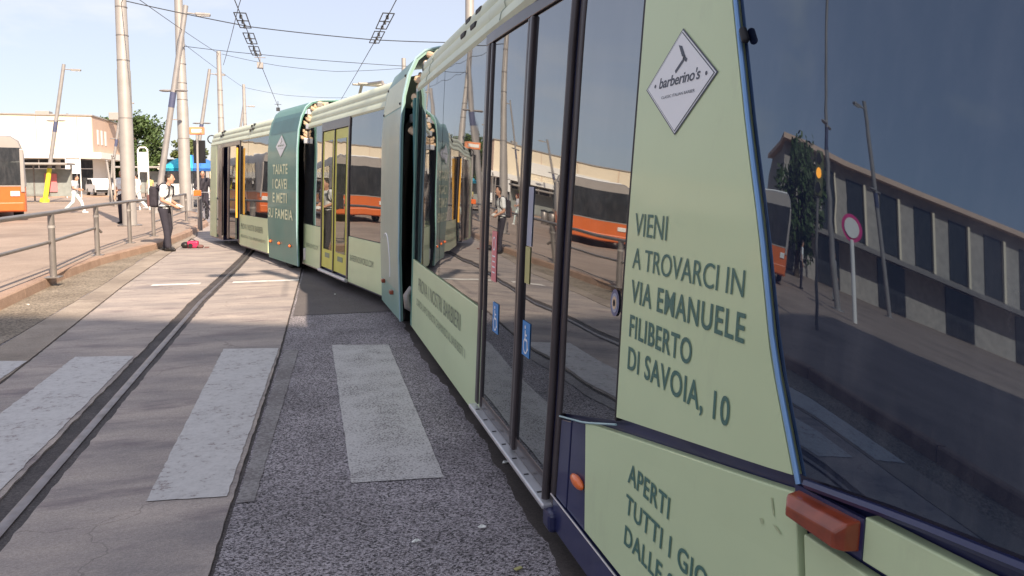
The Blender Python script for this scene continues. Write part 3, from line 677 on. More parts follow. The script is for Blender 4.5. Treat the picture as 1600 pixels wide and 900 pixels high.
def hoses(sec, parent, n=14, seed=3):
    r = random.Random(seed); prof = [(z_, a_) for a_, z_ in HP]
    for i in range(n):
        z = 2.86 - i * .06 - r.uniform(0, .03); off = lerp(prof, z) + .075 + r.uniform(0, .06); t = sec.L + r.uniform(-.05, .06)
        if i % 4 == 3:
            MB().box(sec.raw(t, off + .05, z), (.12, .14, .09), r.uniform(-.4, .4)).build('junction_box', 'sill', parent, bev=.012)
        else:
            q = [sec.raw(t - .14, off + .04, z + .03), sec.raw(t + .03, off + r.uniform(-.01, .03), z - .01), sec.raw(t + .16, off + .08, z - r.uniform(.04, .10))]
            MB().path(q, [.024, .034, .022], 8).build('hose', 'brass', parent, True)
A1 = Sec((.84, 8.85), (.885, 7.42)); h1 = hoop(A1, 'articulation_hoop', 'paleteal'); h1['label'] = 'grey green articulation hoop with rounded roof shoulder'
hoses(A1, h1)
A2 = Sec((-.70, 14.40), (-.165, 12.70)); h2 = hoop(A2, 'articulation_hoop', 'teal'); h2['label'] = 'teal articulation hoop with cream dialect slogan and diamond logo'
hoses(A2, h2, 12, 9)
class HSec(Sec):
    def pt(s, t, z, ins=0.):
        return s.raw(t, lerp([(b, a) for a, b in HP], z) + ins, z)
H2 = HSec((-.70, 14.40), (-.165, 12.70)); H1 = HSec((.84, 8.85), (.885, 7.42))
L2 = H2.L
for body, a, b, z, h in (('TAIATE', .36, 1.28, 1.665, .165), ('I CAVEI', .36, 1.26, 1.41, .165), ('E METI', .36, 1.24, 1.165, .165), ('SU FAMEIA', .06, 1.58, .885, .165)):
    lettering(body, H2, h2, 'creamtxt', a, b, z, h, -.006, .020, 1.08)
diamond(H2, .86, 2.15, .33, .20, -.006, h2, True, M['greytxt'])
patch(H2, rect(.12, L2 - .06, 2.37, 2.68), -.003, .01, 3, 8).build('vent_grille', mat('dark_teal_panel', (.06, .16, .16), .4), h2)
for s_ in (.18, .74, 1.40): MB().ell(H2.pt(s_, .44, -.012), (.03, .05, .028), 12, 8).build('side_marker', 'marker', h2, True)
patch(H1, rect(.02, H1.L - .03, .42, 2.27), -.003, .01, 3, 14).build('wrap_panel', 'sage', h1)
patch(H1, rect(.06, H1.L - .05, 2.29, 2.60), -.003, .008, 3, 8).build('roof_hatch', 'roof', h1)
for s_, z_ in ((.1, 2.3), (1.3, 2.32), (.1, 2.58), (1.3, 2.6)): MB().ell(H1.pt(s_, z_, -.006), (.012, .015, .015), 8, 6).build('hatch_bolt', 'black', h1)
for s_, z_ in ((.30, .40), (.95, .36)): MB().box(H1.pt(s_, z_, -.015), (.05, .10, .045)).build('side_marker', 'markerR', h1, bev=.012)
MB().path([H1.pt(.5 + .30 * math.cos(R(t)) * 1.0, .62 + .34 * math.sin(R(t)), -.004) for t in range(-20, 125, 8)], .008, 5).build('scuff_mark', 'stickerw', h1)
# wheels under the articulations and at the gap
def wheel(c, r, wd, ax, parent):
    ax = Vector((ax[0], ax[1], 0)).normalized(); c = Vector(c)
    t = MB().path([c - ax * wd / 2, c - ax * wd * .42, c + ax * wd * .42, c + ax * wd / 2], [r * .93, r, r, r * .93], 28).build('tyre', 'tyre', parent, True)
    MB().path([c - ax * wd * .54, c + ax * wd * .54], [r * .55, r * .55], 20).build('rim', 'steeld', parent, True)
for S_ in (A1, A2):
    wheel(S_.raw(S_.L * .5, .22, .33), .33, .22, S_.N, tram); wheel(S_.raw(S_.L * .5, W - .22, .33), .33, .22, S_.N, tram)
wheel((1.14, 7.22, .30), .29, .2, (1, 0), tram)
MB().path([(.98, 7.22, .50), (.93, 7.22, .42), (.94, 7.2, .32), (1.02, 7.2, .26)], [.03, .04, .045, .03], 10).build('damper', 'steeld', tram, True)
MB().box((1.05, 7.30, 1.3), (.05, .12, 2.1)).build('end_frame', mat('teal_edge', (.10, .28, .30), .35), tram)
patch(M1, rect(-.045, .025, .13, ZC), -.004, .04, 1, 10).build('end_trim', 'teal', tram, bev=.006)

# --- middle section
M2 = Sec((-.08, 12.85), (.86, 8.83)); core(M2, 'middle_section', -.2, M2.L + .1)
rf2 = roofmesh(M2, -.2, M2.L + .12).build('middle_roof', 'roof', tram, True)
p = patch(M2, rect(.0, 1.13, .17, .83), 0, .03, 4, 4).build('side_panel', 'wrap', tram, bev=.004)
lettering('BARBERINOSWORLD.COM', M2, p, 'greytxt', .22, .98, .46, .07)
p = patch(M2, rect(2.63, 4.12, .17, .79), 0, .03, 4, 4).build('side_panel', 'wrap', tram, bev=.004)
lettering('BARBERINOSWORLD.COM', M2, p, 'greytxt', 2.72, 3.72, .47, .08)
patch(M2, rect(.72, 1.14, .84, ZC - .005), .006, .02, 4, 10).build('window', 'glass', tram, True)
patch(M2, rect(.0, .70, .84, ZC - .005), .006, .02, 4, 10).build('window', 'glass', tram, True)
patch(M2, rect(2.62, 4.13, .80, ZC - .005), .006, .02, 6, 10).build('window', 'glass', tram, True)
d2 = patch(M2, rect(1.14, 2.62, ZC - .11, ZC + .02), -.012, .03, 4, 2).build('door', 'frame', tram, bev=.004); d2['label'] = 'closed double door with lime yellow leaves'
post(M2, 1.17, .06, .2, ZC - .1, .012, d2); post(M2, 2.59, .06, .2, ZC - .1, .012, d2); post(M2, 1.875, .03, .2, ZC - .1, .014, d2)
for a, b in ((1.205, 1.855), (1.895, 2.555)):
    patch(M2, rect(a, b, .24, ZC - .12), .002, .03, 3, 10).build('door_leaf', 'lime', d2)
    patch(M2, rect(a + .10, b - .10, .52, ZC - .26), -.003, .008, 4, 12).build('leaf_glass', 'limeglass', d2, True)
    patch(M2, rect(a + .2, b - .2, .40, .47), -.002, .004, 2, 2).build('notice_print', 'greytxt', d2)
a0, a1 = M2.pt(1.14, .2), M2.pt(2.62, .2)
MB().path([a0 + Vector((-.02, 0, -.02)), a1 + Vector((-.02, 0, -.02))], .028, 8).build('door_sill', 'sill', tram, True)
MB().box(M2.raw(.12, .02, .33), (.08, .10, .2)).build('coupling_bracket', 'sill', tram, bev=.01)
# pantograph-like roof gear
pg = MB(); q0 = M2.raw(.75, .75, 2.8); q1 = M2.raw(2.0, .8, 2.8)
pg.path([q0, M2.raw(1.0, .75, 3.06), M2.raw(1.9, .78, 3.0), q1], .025, 6).path([M2.raw(.75, 1.4, 2.8), M2.raw(1.0, 1.4, 3.06), M2.raw(1.9, 1.4, 3.0), M2.raw(2.0, 1.4, 2.8)], .025, 6).tube(M2.raw(1.0, .6, 3.06), M2.raw(1.0, 1.6, 3.06), .02).tube(M2.raw(1.3, .6, 3.04), M2.raw(1.3, 1.6, 3.04), .02)
pg.build('pantograph', 'steeld', tram)
MB().box(M2.raw(.08, .36, 2.80), (.2, .22, .09)).build('roof_box', 'steeld', tram, bev=.02)

# --- rear section with its door standing open
M3 = Sec((-2.25, 19.6), (-.72, 14.7))
zs_ = [.14, .4, .8, 1.2, 1.6, 2.0, ZC]
def half_core(name, s0, s1, depth0, m):
    mb = MB(); k = len(zs_) * 2; n = 6
    for i in range(n + 1):
        t = s0 + (s1 - s0) * i / n
        mb.v += [M3.pt(t, z, depth0) for z in zs_] + [M3.right(t, z, .01) for z in reversed(zs_)]
    for i in range(n):
        for j in range(k): a = i * k + j; b = i * k + (j + 1) % k; mb.f.append((a, b, b + k, a + k))
    mb.f.append(tuple(range(k))); mb.f.append(tuple(reversed(range(n * k, n * k + k)))); return mb.build(name, m, tram)
half_core('rear_section', -.45, .98, .032, 'navy'); half_core('rear_section', 2.72, M3.L + .25, .032, 'navy'); half_core('rear_interior', .97, 2.73, 1.2, 'interior')
MB().add([M3.pt(.97, .27, .03), M3.pt(2.73, .27, .03), M3.raw(2.73, 1.4, .27), M3.raw(.97, 1.4, .27)], [(0, 1, 2, 3)]).build('interior_floor', 'interior', tram)
roofmesh(M3, -.4, M3.L + .3).build('rear_roof', 'roof', tram, True)
p = patch(M3, rect(2.76, 5.08, .17, .82), 0, .03, 4, 4).build('side_panel', 'wrap', tram, bev=.004)
lettering('PROVA I NOSTRI BARBIERI', M3, p, 'greytxt', 2.9, 4.7, .52, .12)
lettering('PRENOTA IL TUO APPUNTAMENTO', M3, p, 'greytxt', 2.9, 4.9, .34, .06)
patch(M3, rect(3.45, 5.1, .83, ZC - .005), .006, .02, 6, 10).build('window', 'glass', tram, True)
patch(M3, rect(2.76, 3.43, .83, ZC - .005), .006, .02, 6, 10).build('window', 'glass', tram, True)
patch(M3, rect(.35, .95, .26, ZC - .005), .006, .02, 6, 10).build('window', 'glass', tram, True)
patch(M3, rect(-.42, .33, .17, ZC - .005), 0, .03, 3, 6).build('side_panel', 'wrap', tram, bev=.006)
d3 = patch(M3, rect(.95, 2.76, ZC - .08, ZC + .01), -.008, .03, 4, 2).build('door', 'frame', tram, bev=.004); d3['label'] = 'open door with dark leaf swung out and yellow grab rail'
post(M3, .985, .06, .2, ZC - .08, .01, d3, m='steeld'); post(M3, 2.72, .07, .2, ZC - .08, .012, d3)
patch(M3, rect(1.0, 1.35, .28, ZC - .1), -.09, .04, 2, 8).build('door_leaf', 'frame', d3); patch(M3, rect(2.05, 2.68, .28, ZC - .1), -.07, .03, 3, 8).build('leaf_glass', 'glass', d3, True)
patch(M3, rect(1.95, 2.06, .25, ZC - .1), -.09, .05, 2, 8).build('door_leaf', 'frame', d3, bev=.01)
MB().path([M3.pt(2.78, .75 + i * .3, -.07) for i in range(6)], .022, 8).build('grab_rail', mat('yellow_rail', (.80, .42, .06), .35), d3, True)
for s0_, zz in ((.62, 2.60), (.80, 2.62), (3.5, 2.58), (3.68, 2.6)):
    for dz in (0, .09): MB().box(M3.raw(s0_, .115 + (zz + dz - 2.53) * .37, zz + dz), (.06, .13, .05)).build('roof_vent', 'black', tram, bev=.01)
MB().path([M3.raw(-.44, .12 + .1 * math.cos(R(t)), 2.58 + .1 * math.sin(R(t))) for t in range(0, 361, 30)], .015, 6).build('rear_camera_ring', 'black', tram)
# front nose so the cab ends properly behind the camera position
nm = MB(); zs2 = [.2, .5, .9, 1.4, 1.9, 2.3, 2.6, 2.75]; kk = []
for i in range(9):
    a = math.pi * i / 8
    for z in zs2:
        k_ = 1 - .35 * max(0, z - .9) / 1.85; nm.v.append(Vector((2.06 - .58 * math.cos(a) * (1 if z < 2.4 else .92), -1.7 - .95 * math.sin(a) * k_, z)))
n8 = len(zs2)
for i in range(8):
    for j in range(n8 - 1): a = i * n8 + j; nm.f.append((a, a + 1, a + 1 + n8, a + n8))
nm.f.append(tuple(i * n8 + n8 - 1 for i in range(9))); nm.f.append(tuple(reversed([i * n8 for i in range(9)])))
nm.build('front_nose', 'navy', tram, True)
wheel((1.25, .2, .33), .33, .22, (1, 0), tram)
# ------------------------------------------------------------------ poles, wires, lamps
def pole(x, y, h, r, label, z0=.14):
    t = thing('catenary_pole', label, 'pole', (x, y, z0), 'tapered steel poles carrying the overhead wires')
    MB().path([(x, y, z0), (x, y, z0 + 4.75), (x, y, z0 + 4.8), (x - .02, y, z0 + h)], [r, r * .94, r * .88, r * .66], 20).build('shaft', 'steel', t, True)
    for z in (3.3, 5.05, 5.8, 6.65):
        if z < h: k = 1 - .3 * z / h; MB().tube((x, y, z0 + z), (x, y, z0 + z + .03), r * k * 1.07, n=20).build('band', 'steeld', t, True)
    MB().tube((x, y, z0), (x, y, z0 + .035), r * 1.7, n=20).build('base_plate', 'steeld', t)
    return t
pole(-5.32, 25.3, 9.6, .205, 'tall pale tapered pole standing behind the railing near the man with the backpack')
pole(-5.36, 36.75, 9.8, .26, 'tall pale pole standing in front of the blue umbrella')
pole(-4.75, 46.7, 8.9, .19, 'pale pole beyond the umbrella, its flat top carrying two wires')
pole(-4.55, 62.0, 8.9, .17, 'small pale pole farthest along the tram line')
pole(5.5, 25.2, 9.6, .2, 'steel pole behind the tram roof, only its top showing', 0)
pole(5.9, 46, 9.0, .19, 'steel pole on the hidden side of the tram far along the line', 0)

def wire(label, pts, r=.012, sag=.0, n=10, group='overhead line wires'):
    P = []
    for a, b in zip(pts, pts[1:]):
        a = Vector(a); b = Vector(b)
        for i in range(n):
            t = i / n; P.append(a.lerp(b, t) - Vector((0, 0, sag * 4 * t * (1 - t))))
    P.append(Vector(pts[-1]))
    return tag(MB().path(P, r, 6).build('overhead_wire', 'wire', None), label, 'wire', group)
wire('contact wire running above the track at the left', [(-1.62, 2, 6.0), (-1.6, 25, 6.0), (-1.5, 60, 6.0), (-1.6, 90, 6.05)], .013, .05)
wire('contact wire running above the tram roof', [(2.25, 2, 6.0), (2.2, 25, 6.0), (1.6, 60, 6.0), (.6, 90, 6.05)], .013, .05)
wire('span wire from the tall pole over the tram to the far side pole', [(-5.2, 25.3, 7.0), (-1.6, 25.3, 6.42), (2.2, 25.25, 6.2), (5.4, 25.2, 6.25)], .016, .02)
wire('span wire from the pole by the umbrella over the tram', [(-5.2, 36.7, 7.6), (-1.6, 34.4, 7.0), (2.2, 33.6, 6.7), (6.2, 34, 6.7)], .014, .02)
wire('span wire from the flat topped pole across the line', [(-4.6, 46.7, 8.9), (-1.55, 46.6, 8.35), (1.9, 46.4, 8.1), (5.9, 46, 8.4)], .014, .03)
wire('span wire from the farthest pole across the line', [(-4.5, 62, 8.8), (-1.5, 62, 8.3), (2, 62, 8.2), (6, 62, 8.4)], .014, .03)
wire('thin stay wire slanting from pole to pole', [(-5.2, 25.3, 7.35), (-4.75, 46.7, 8.9)], .012, .05)
wire('thin stay wire rising from the tall pole', [(-5.3, 25.2, 6.9), (-3.8, 21, 7.1), (-1.6, 15, 7.4)], .010, .0)
wire('thin crossing wire over the left contact wire', [(-1.0, 17.0, 6.35), (-1.62, 21, 6.1), (-3.2, 33, 6.3)], .010, .05)
wire('second stay wire slanting from the umbrella pole', [(-5.2, 36.7, 7.7), (-4.6, 62, 8.8)], .011, .05)
def insulator(x, y0, y1, z, label):
    t = thing('section_insulator', label, 'insulator', (x, y0, z), 'ladder shaped frames hung in the overhead wires')
    for s in (-.15, 0, .15): MB().tube((x + s, y0, z), (x + s, y1, z), .016, n=6).build('rail', 'wire', t)
    k = 3
    for i in range(k):
        y = y0 + (y1 - y0) * (i + .0) / (k - 1); MB().tube((x - .16, y, z), (x + .16, y, z), .016, n=6).build('rung', 'wire', t)
    for i in range(3):
        y = y0 + (y1 - y0) * (i + .5) / 3; MB().box((x, y, z - .03), (.07, .14, .09)).build('clamp', 'wire', t)
    return t
insulator(-1.61, 21.2, 23.2, 5.98, 'largest dark ladder frame in the contact wire over the left track')
insulator(-1.6, 24.0, 25.8, 5.98, 'middle dark ladder frame in the contact wire over the left track')
insulator(-1.6, 26.3, 28.1, 5.98, 'smallest dark ladder frame in the contact wire over the left track')
insulator(2.2, 20.2, 22.3, 5.98, 'larger dark ladder frame in the contact wire above the tram roof')
insulator(2.2, 22.7, 24.6, 5.98, 'smaller dark ladder frame in the contact wire above the tram roof')
for x, y, z in ((-1.6, 30, 5.9), (-1.58, 48, 5.9)):
    t = tag(MB().box((x, y, z), (.22, .3, .2)).tube((x, y, z), (x, y, z + .5), .02, n=6).tube((x - .2, y, z + .3), (x + .2, y, z + .3), .015, n=6).build('wire_clamp', 'lampm' if y < 40 else 'wire'), 'pale weight hanging under the left contact wire' if y < 40 else 'dark clamp on the left contact wire above the teal hoop', 'clamp')

# leaning lamp posts: one prototype, copied
LEANX = .165
def lampproto():
    t = thing('street_lamp', 'x', 'street lamp', (0, 0, 0), 'leaning street lamps of the square')
    X = lambda z: z * LEANX
    MB().path([(X(0), 0, 0), (X(5.2), 0, 5.2), (X(8.9), 0, 8.9)], [.13, .12, .105], 14).build('post', 'lampm', t, True)
    MB().path([(X(4.55), 0, 4.55), (X(5.2), 0, 5.2)], [.128, .126], 14).build('collar', 'collar', t, True)
    MB().tube((X(0), 0, 0), (X(.0), 0, .04), .26, n=16).build('base_plate', 'lampm', t)
    a = MB().tube((X(8.6), 0, 8.6), (X(8.6) + .45, 0, 8.56), .035, n=8).build('arm', 'lampm', t)
    h = MB().box((X(8.6) + .72, 0, 8.56), (.62, .26, .12)).build('lamp_head', 'lampm', t, bev=.04)
    MB().box((X(8.6) + .74, 0, 8.495), (.5, .2, .02)).build('lamp_glass', 'lampglass', h)
    for s in (-1, 1):
        a = MB().tube((X(5.25), 0, 5.28), (X(5.25) + s * .22, -.1 * s, 5.28), .04, n=8).build('arm', 'lampm', t)
        h = MB().ell((X(5.25) + s * .34, -.12 * s, 5.27), (.26, .15, .055), 16, 8).build('lamp_head', 'lampm', t, True)
    return t
LAMPS = [(-6.30, 34.97, 'leaning street lamp close behind the man with the backpack', 0),
         (-16.41, 54.45, 'leaning street lamp with a bright yellow base sleeve', 1),
         (-27.1, 93.8, 'slim leaning lamp in front of the cream building, beside the hanging white board', 0),
         (-16.9, 95.1, 'slim leaning lamp between the round tree and the umbrella', 0),
         (-7.6, 54.2, 'leaning lamp beside the flat topped wire pole', 0),
         (-7.1, 76.4, 'leaning lamp peeping over the rear roof of the tram', 0),
         (-17.7, 76.2, 'leaning lamp mostly hidden behind the tall wire pole', 0),
         (-28.6, 76.1, 'leaning lamp in front of the long cream facade near the orange bus', 0),
         (-22.6, 108., 'small far lamp behind the corner of the cream building', 0)]
proto = lampproto()
for i, (x, y, lab, yel) in enumerate(LAMPS):
    o = proto if i == 0 else copy_tree(proto)
    o.location = (x, y, .14); o['label'] = lab
    if yel:
        MBs = MB().path([(0, 0, 0), (2.2 * LEANX, 0, 2.2)], [.145, .138], 14).path([(-.02, 0, 0), (0.02, 0, .24)], [.28, .26], 16)
        q = MBs.build('base_sleeve', 'yellow', o)
    o2 = o
o = copy_tree(proto); o.location = (-15, 16, .14); o['label'] = 'leaning lamp left of the railing, seen only mirrored in the tram glass'
o = copy_tree(proto); o.location = (-26, 22, .14); o['label'] = 'leaning lamp by the brick building, seen only mirrored in the cab window'
o = copy_tree(proto); o.location = (4.55, 1.1, 0); o.rotation_euler.z = R(180); o['label'] = 'leaning lamp behind the tram that shades a patch beside the rail'

# ------------------------------------------------------------------ railing along the kerb
rl = thing('railing', 'grey steel tube railing along the kerb beside the track', 'railing', (-3.8, 12, .14))
RP = [(-3.5, 8.8), (-3.58, 12.1), (-3.82, 15.45), (-3.86, 18.3), (-3.75, 20.4), (-3.85, 23.6), (-4.05, 27.8)]
MB().path([(x, y, 1.08) for x, y in RP], .034, 10).build('top_rail', 'steeld', rl, True)
MB().path([(RP[0][0] - .02, 8.8, .66)] + [(x - .02, y, .66) for x, y in RP[1:3]] + [(-3.84, 15.6, .64), (-3.80, 15.7, .56)], .024, 10).build('middle_rail', 'steeld', rl, True)
MB().path([(x, y, .50) for x, y in RP[4:]], .022, 10).build('middle_rail', 'steeld', rl, True)
MB().path([(x - .02, y, .22) for x, y in RP[1:5]], .010, 8).build('bottom_rail', 'steeld', rl, True)
for x, y in RP:
    p = MB().tube((x, y, .14), (x, y, 1.06), .044, n=14).build('post', 'steeld', rl, True)
    MB().box((x, y, .147), (.2, .2, .014)).build('foot_plate', 'steeld', p); MB().tube((x, y, .86), (x, y, .90), .052, n=14).build('clamp_ring', 'steel', p, True)

# ------------------------------------------------------------------ people
def person(name, label, x, y, z, face, pose, clothes, h=1.75, vox=.012, hairlen=0, group=None):
    """local frame: x right, y forward, z up, metres for a 1.75 m figure"""
    t = thing(name, label, 'person', (x, y, z), group); k = h / 1.75
    J = dict(hip=(0, 0, .93), chest=(0, .0, 1.30), neck=(0, .0, 1.47), head=(0, .02, 1.62),
             shL=(-.185, 0, 1.42), shR=(.185, 0, 1.42), elL=(-.25, -.03, 1.13), elR=(.25, -.03, 1.13), haL=(-.26, .06, .88), haR=(.26, .06, .88),
             hjL=(-.095, 0, .91), hjR=(.095, 0, .91), knL=(-.10, .02, .49), knR=(.10, .02, .49), anL=(-.105, 0, .09), anR=(.105, 0, .09), fwdL=(0, 1), fwdR=(0, 1))
    J.update(pose); V3 = {a: Vector(b) for a, b in J.items() if len(b) == 3}
    rot = Matrix.Rotation(face, 3, 'Z'); base = Vector((x, y, z))
    def fin(mb, nm, m, par, vx=None, sm=True):
        mb.v = [base + rot @ (p * k) for p in mb.v]
        o = mb.build(nm, m, par, sm)
        if vx:
            r = o.modifiers.new('fuse', 'REMESH'); r.mode = 'VOXEL'; r.voxel_size = vx; r.use_smooth_shade = True
            s = o.modifiers.new('smooth', 'SMOOTH'); s.iterations = 4; s.factor = .5
        return o
    g = V3; hd = g['head']
    b = MB()
    b.ell(hd + Vector((0, .005, .0)), (.074, .092, .112), 16, 12).ell(hd + Vector((0, .03, -.07)), (.05, .055, .05), 12, 8)
    b.ell(hd + Vector((0, .10, -.015)), (.014, .022, .022), 8, 6)
    for s in (-1, 1): b.ell(hd + Vector((s * .078, -.01, -.01)), (.012, .02, .032), 8, 6)
    b.cap(g['neck'] + Vector((0, 0, -.05)), hd + Vector((0, -.01, -.06)), .055, .052)
    b.cap(g['hip'], g['chest'], .075, .08).cap(g['shL'], g['shR'], .045, .045)
    for s in 'LR':
        b.cap(g['sh' + s], g['el' + s], .050, .040).cap(g['el' + s], g['ha' + s], .041, .027)
        d = (g['ha' + s] - g['el' + s]).normalized(); side = Vector((1 if s == 'L' else -1, 0, 0)); side = (side - d * side.dot(d)).normalized(); n_ = d.cross(side)
        pm = g['ha' + s] + d * .05; b.cap(g['ha' + s], pm + d * .02, .030, .032)
        for i, (of, ln) in enumerate(((-.024, .062), (-.008, .072), (.008, .068), (.024, .052))):
            st = pm + n_ * of + d * .02; md = st + d * ln * .55 + side * .008; b.cap(st, md, .0095, .009, 8).cap(md, md + d * ln * .35 + side * .022, .009, .008, 8)
        th = g['ha' + s] + d * .015 + n_ * -.028; b.cap(th, th + d * .045 - n_ * .022 + side * .012, .011, .010, 8)
        b.cap(g['hj' + s], g['kn' + s], .06, .048).cap(g['kn' + s], g['an' + s], .046, .034)
    body = fin(b, 'body', 'skin', t, vox)
    for s in (-1, 1):
        e = MB().ell(hd + Vector((s * .03, .084, .012)), (.011, .007, .006), 8, 6); fin(e, 'eye', 'hair', t)
    e = MB().ell(hd + Vector((0, .082, -.062)), (.022, .006, .005), 8, 6); fin(e, 'mouth', 'packred', t)
    hr = MB().ell(hd + Vector((0, -.02, .035)), (.084, .092, .088), 16, 10).ell(hd + Vector((0, -.05, -.01)), (.076, .055, .075), 12, 8)
    if hairlen: hr.cap(hd + Vector((0, -.07, .02)), hd + Vector((0, -.09, -hairlen)), .05, .03)
    fin(hr, 'hair', 'hair', t, .014)
    s_ = MB(); low = g['hip'] + Vector((0, 0, .0))
    s_.cap(low + Vector((-.06, 0, .03)), g['chest'] + Vector((-.07, 0, .0)), .108, .118).cap(low + Vector((.06, 0, .03)), g['chest'] + Vector((.07, 0, 0)), .108, .118)
    s_.cap(g['chest'], g['neck'] + Vector((0, 0, -.05)), .13, .075).cap(g['shL'], g['shR'], .075, .075)
    for s in 'LR':
        f = clothes.get('sleeve', .62); e1 = g['sh' + s].lerp(g['el' + s], min(1, f)); s_.cap(g['sh' + s], e1, .072, .066)
        if f > 1: s_.cap(g['el' + s], g['el' + s].lerp(g['ha' + s], .9), .055, .042)
    fin(s_, 'shirt', clothes['top'], t, vox)
    tr = MB(); tr.cap(g['hip'] + Vector((-.06, -.01, -.0)), g['hip'] + Vector((.06, -.01, -.0)), .118, .118)
    for s in 'LR':
        tr.cap(g['hj' + s] + Vector((0, 0, -.02)), g['kn' + s], .098, .078).cap(g['kn' + s], g['an' + s] + Vector((0, 0, .03)), .076, .070)
    fin(tr, 'trousers', clothes['legs'], t, vox)
    if clothes.get('belt'):
        fin(MB().path([Vector((.165 * math.cos(R(a)) * 1.0, .122 * math.sin(R(a)), .0)) + g['hip'] + Vector((0, 0, .055)) for a in range(0, 361, 20)], .018, 6), 'belt', 'shoe', t)
    for s in 'LR':
        f = Vector((*J['fwd' + s], 0)).normalized(); an = g['an' + s]; sh = MB().cap(an + Vector((0, 0, -.045)) - f * .05, an + f * .15 + Vector((0, 0, -.055)), .045, .036).cap(an + Vector((0, 0, .0)), an + f * .05 + Vector((0, 0, -.04)), .045, .04)
        for i, p in enumerate(sh.v):
            lo = an.z - .09
            if p.z < lo: sh.v[i] = Vector((p.x, p.y, lo))
        fin(sh, 'shoe', clothes.get('shoe', 'shoe'), t, vox)
    return t, (lambda p: base + rot @ (Vector(p) * k)), fin
FR = R(-100)          # facing along +u, a little towards the camera
man, ML, fin = person('person', 'person in white shirt and dark trousers with a backpack, looking at papers in hand', -2.98, 17.5, .016, FR,
    dict(hip=(0, 0, .93), chest=(0, .03, 1.29), neck=(0, .07, 1.46), head=(0, .13, 1.60), shL=(-.185, .05, 1.41), shR=(.185, .05, 1.41),
         elL=(-.23, .03, 1.13), elR=(.23, .03, 1.13), haL=(-.10, .25, 1.02), haR=(.12, .26, 1.0), knL=(-.12, .04, .49), anL=(-.13, -.05, .09), knR=(.10, .06, .49), anR=(.11, .09, .09), fwdL=(-.3, 1), fwdR=(.35, 1)),
    dict(top='shirt', legs='trouser', belt=True), 1.72, .011)
bp = thing('backpack', 'dark backpack worn by the person in the white shirt', 'backpack', (-3.15, 17.5, 1.0))
pk = MB().box((0, -.20, 1.20), (.30, .17, .46)); pk.v = [ML(p) for p in pk.v]; o = pk.build('bag_body', 'pack', bp, bev=.06, seg=4)
pk = MB().box((0, -.30, 1.12), (.24, .07, .26)); pk.v = [ML(p) for p in pk.v]; pk.build('front_pocket', 'packred', bp, bev=.025, seg=3)
for s in (-1, 1):
    pk = MB().path([(s * .11, -.12, 1.40), (s * .115, .02, 1.50), (s * .12, .165, 1.42), (s * .15, .15, 1.25), (s * .15, -.05, 1.03)], .020, 6); pk.v = [ML(p) for p in pk.v]; pk.build('strap', 'pack', bp)
pk = MB().path([(-.05, -.14, 1.43), (0, -.15, 1.48), (.05, -.14, 1.43)], .012, 6); pk.v = [ML(p) for p in pk.v]; pk.build('handle', 'pack', bp)
pp = MB().box((.02, .335, 1.0), (.20, .12, .012), rot=Matrix.Rotation(R(-35), 3, 'X')); pp.v = [ML(p) for p in pp.v]
tag(pp.build('papers', 'paper'), 'white sheets of paper held in the hands of the person with the backpack', 'paper')

person('person', 'person in grey top and pale trousers walking across the square', -9.67, 35.9, .14, R(-95),
    dict(chest=(0, .05, 1.29), neck=(0, .07, 1.46), head=(0, .10, 1.60), elL=(-.22, .04, 1.14), haL=(-.12, .26, 1.08), elR=(.22, .03, 1.14), haR=(.12, .26, 1.05),
         knL=(-.09, .24, .51), anL=(-.09, .34, .09), knR=(.09, -.06, .50), anR=(.09, -.36, .16)), dict(top='greytop', legs='denim', shoe='shirt', sleeve=.6), 1.66, .016, .12)
person('person', 'person in white shirt half hidden behind the tall pale pole', -5.78, 26.7, .14, R(150), dict(elL=(-.23, .1, 1.15), haL=(-.15, .28, 1.1)), dict(top='shirt', legs='trouser'), 1.76, .018)
person('person', 'person in white clothes striding out behind the tall pale pole', -7.75, 38.6, .14, R(70),
    dict(knL=(-.09, .22, .51), anL=(-.09, .30, .09), knR=(.09, -.08, .50), anR=(.09, -.38, .16)), dict(top='shirt', legs='shirt', shoe='greytop'), 1.74, .018)
person('person', 'person in dark jacket standing with a bicycle by the railing', -3.62, 28.9, .14, R(190), dict(elL=(-.27, .06, 1.15), haL=(-.24, .30, 1.05), elR=(.27, .06, 1.15), haR=(.24, .30, 1.05)), dict(top='pack', legs='trouser', sleeve=1.2), 1.78, .016)
for i, (x, y, tp, lg, lab) in enumerate(((-12.5, 61, 'pack', 'trouser', 'person in black waiting at the far shelter beyond the tree'), (-11.6, 62.5, 'yellowtone', 'trouser', 'person in yellow waiting at the far shelter'), (-26, 72, 'trouser', 'denim', 'person in dark top by the shop windows of the cream building'),
        (-16, 20, 'shirt', 'trouser', 'person in white mirrored in the cab window'), (-18.5, 19.4, 'greytop', 'denim', 'person in grey mirrored in the cab window'))):
    person('person', lab, x, y, .14, R(40 * i), {}, dict(top=tp, legs=lg), 1.72, .022)

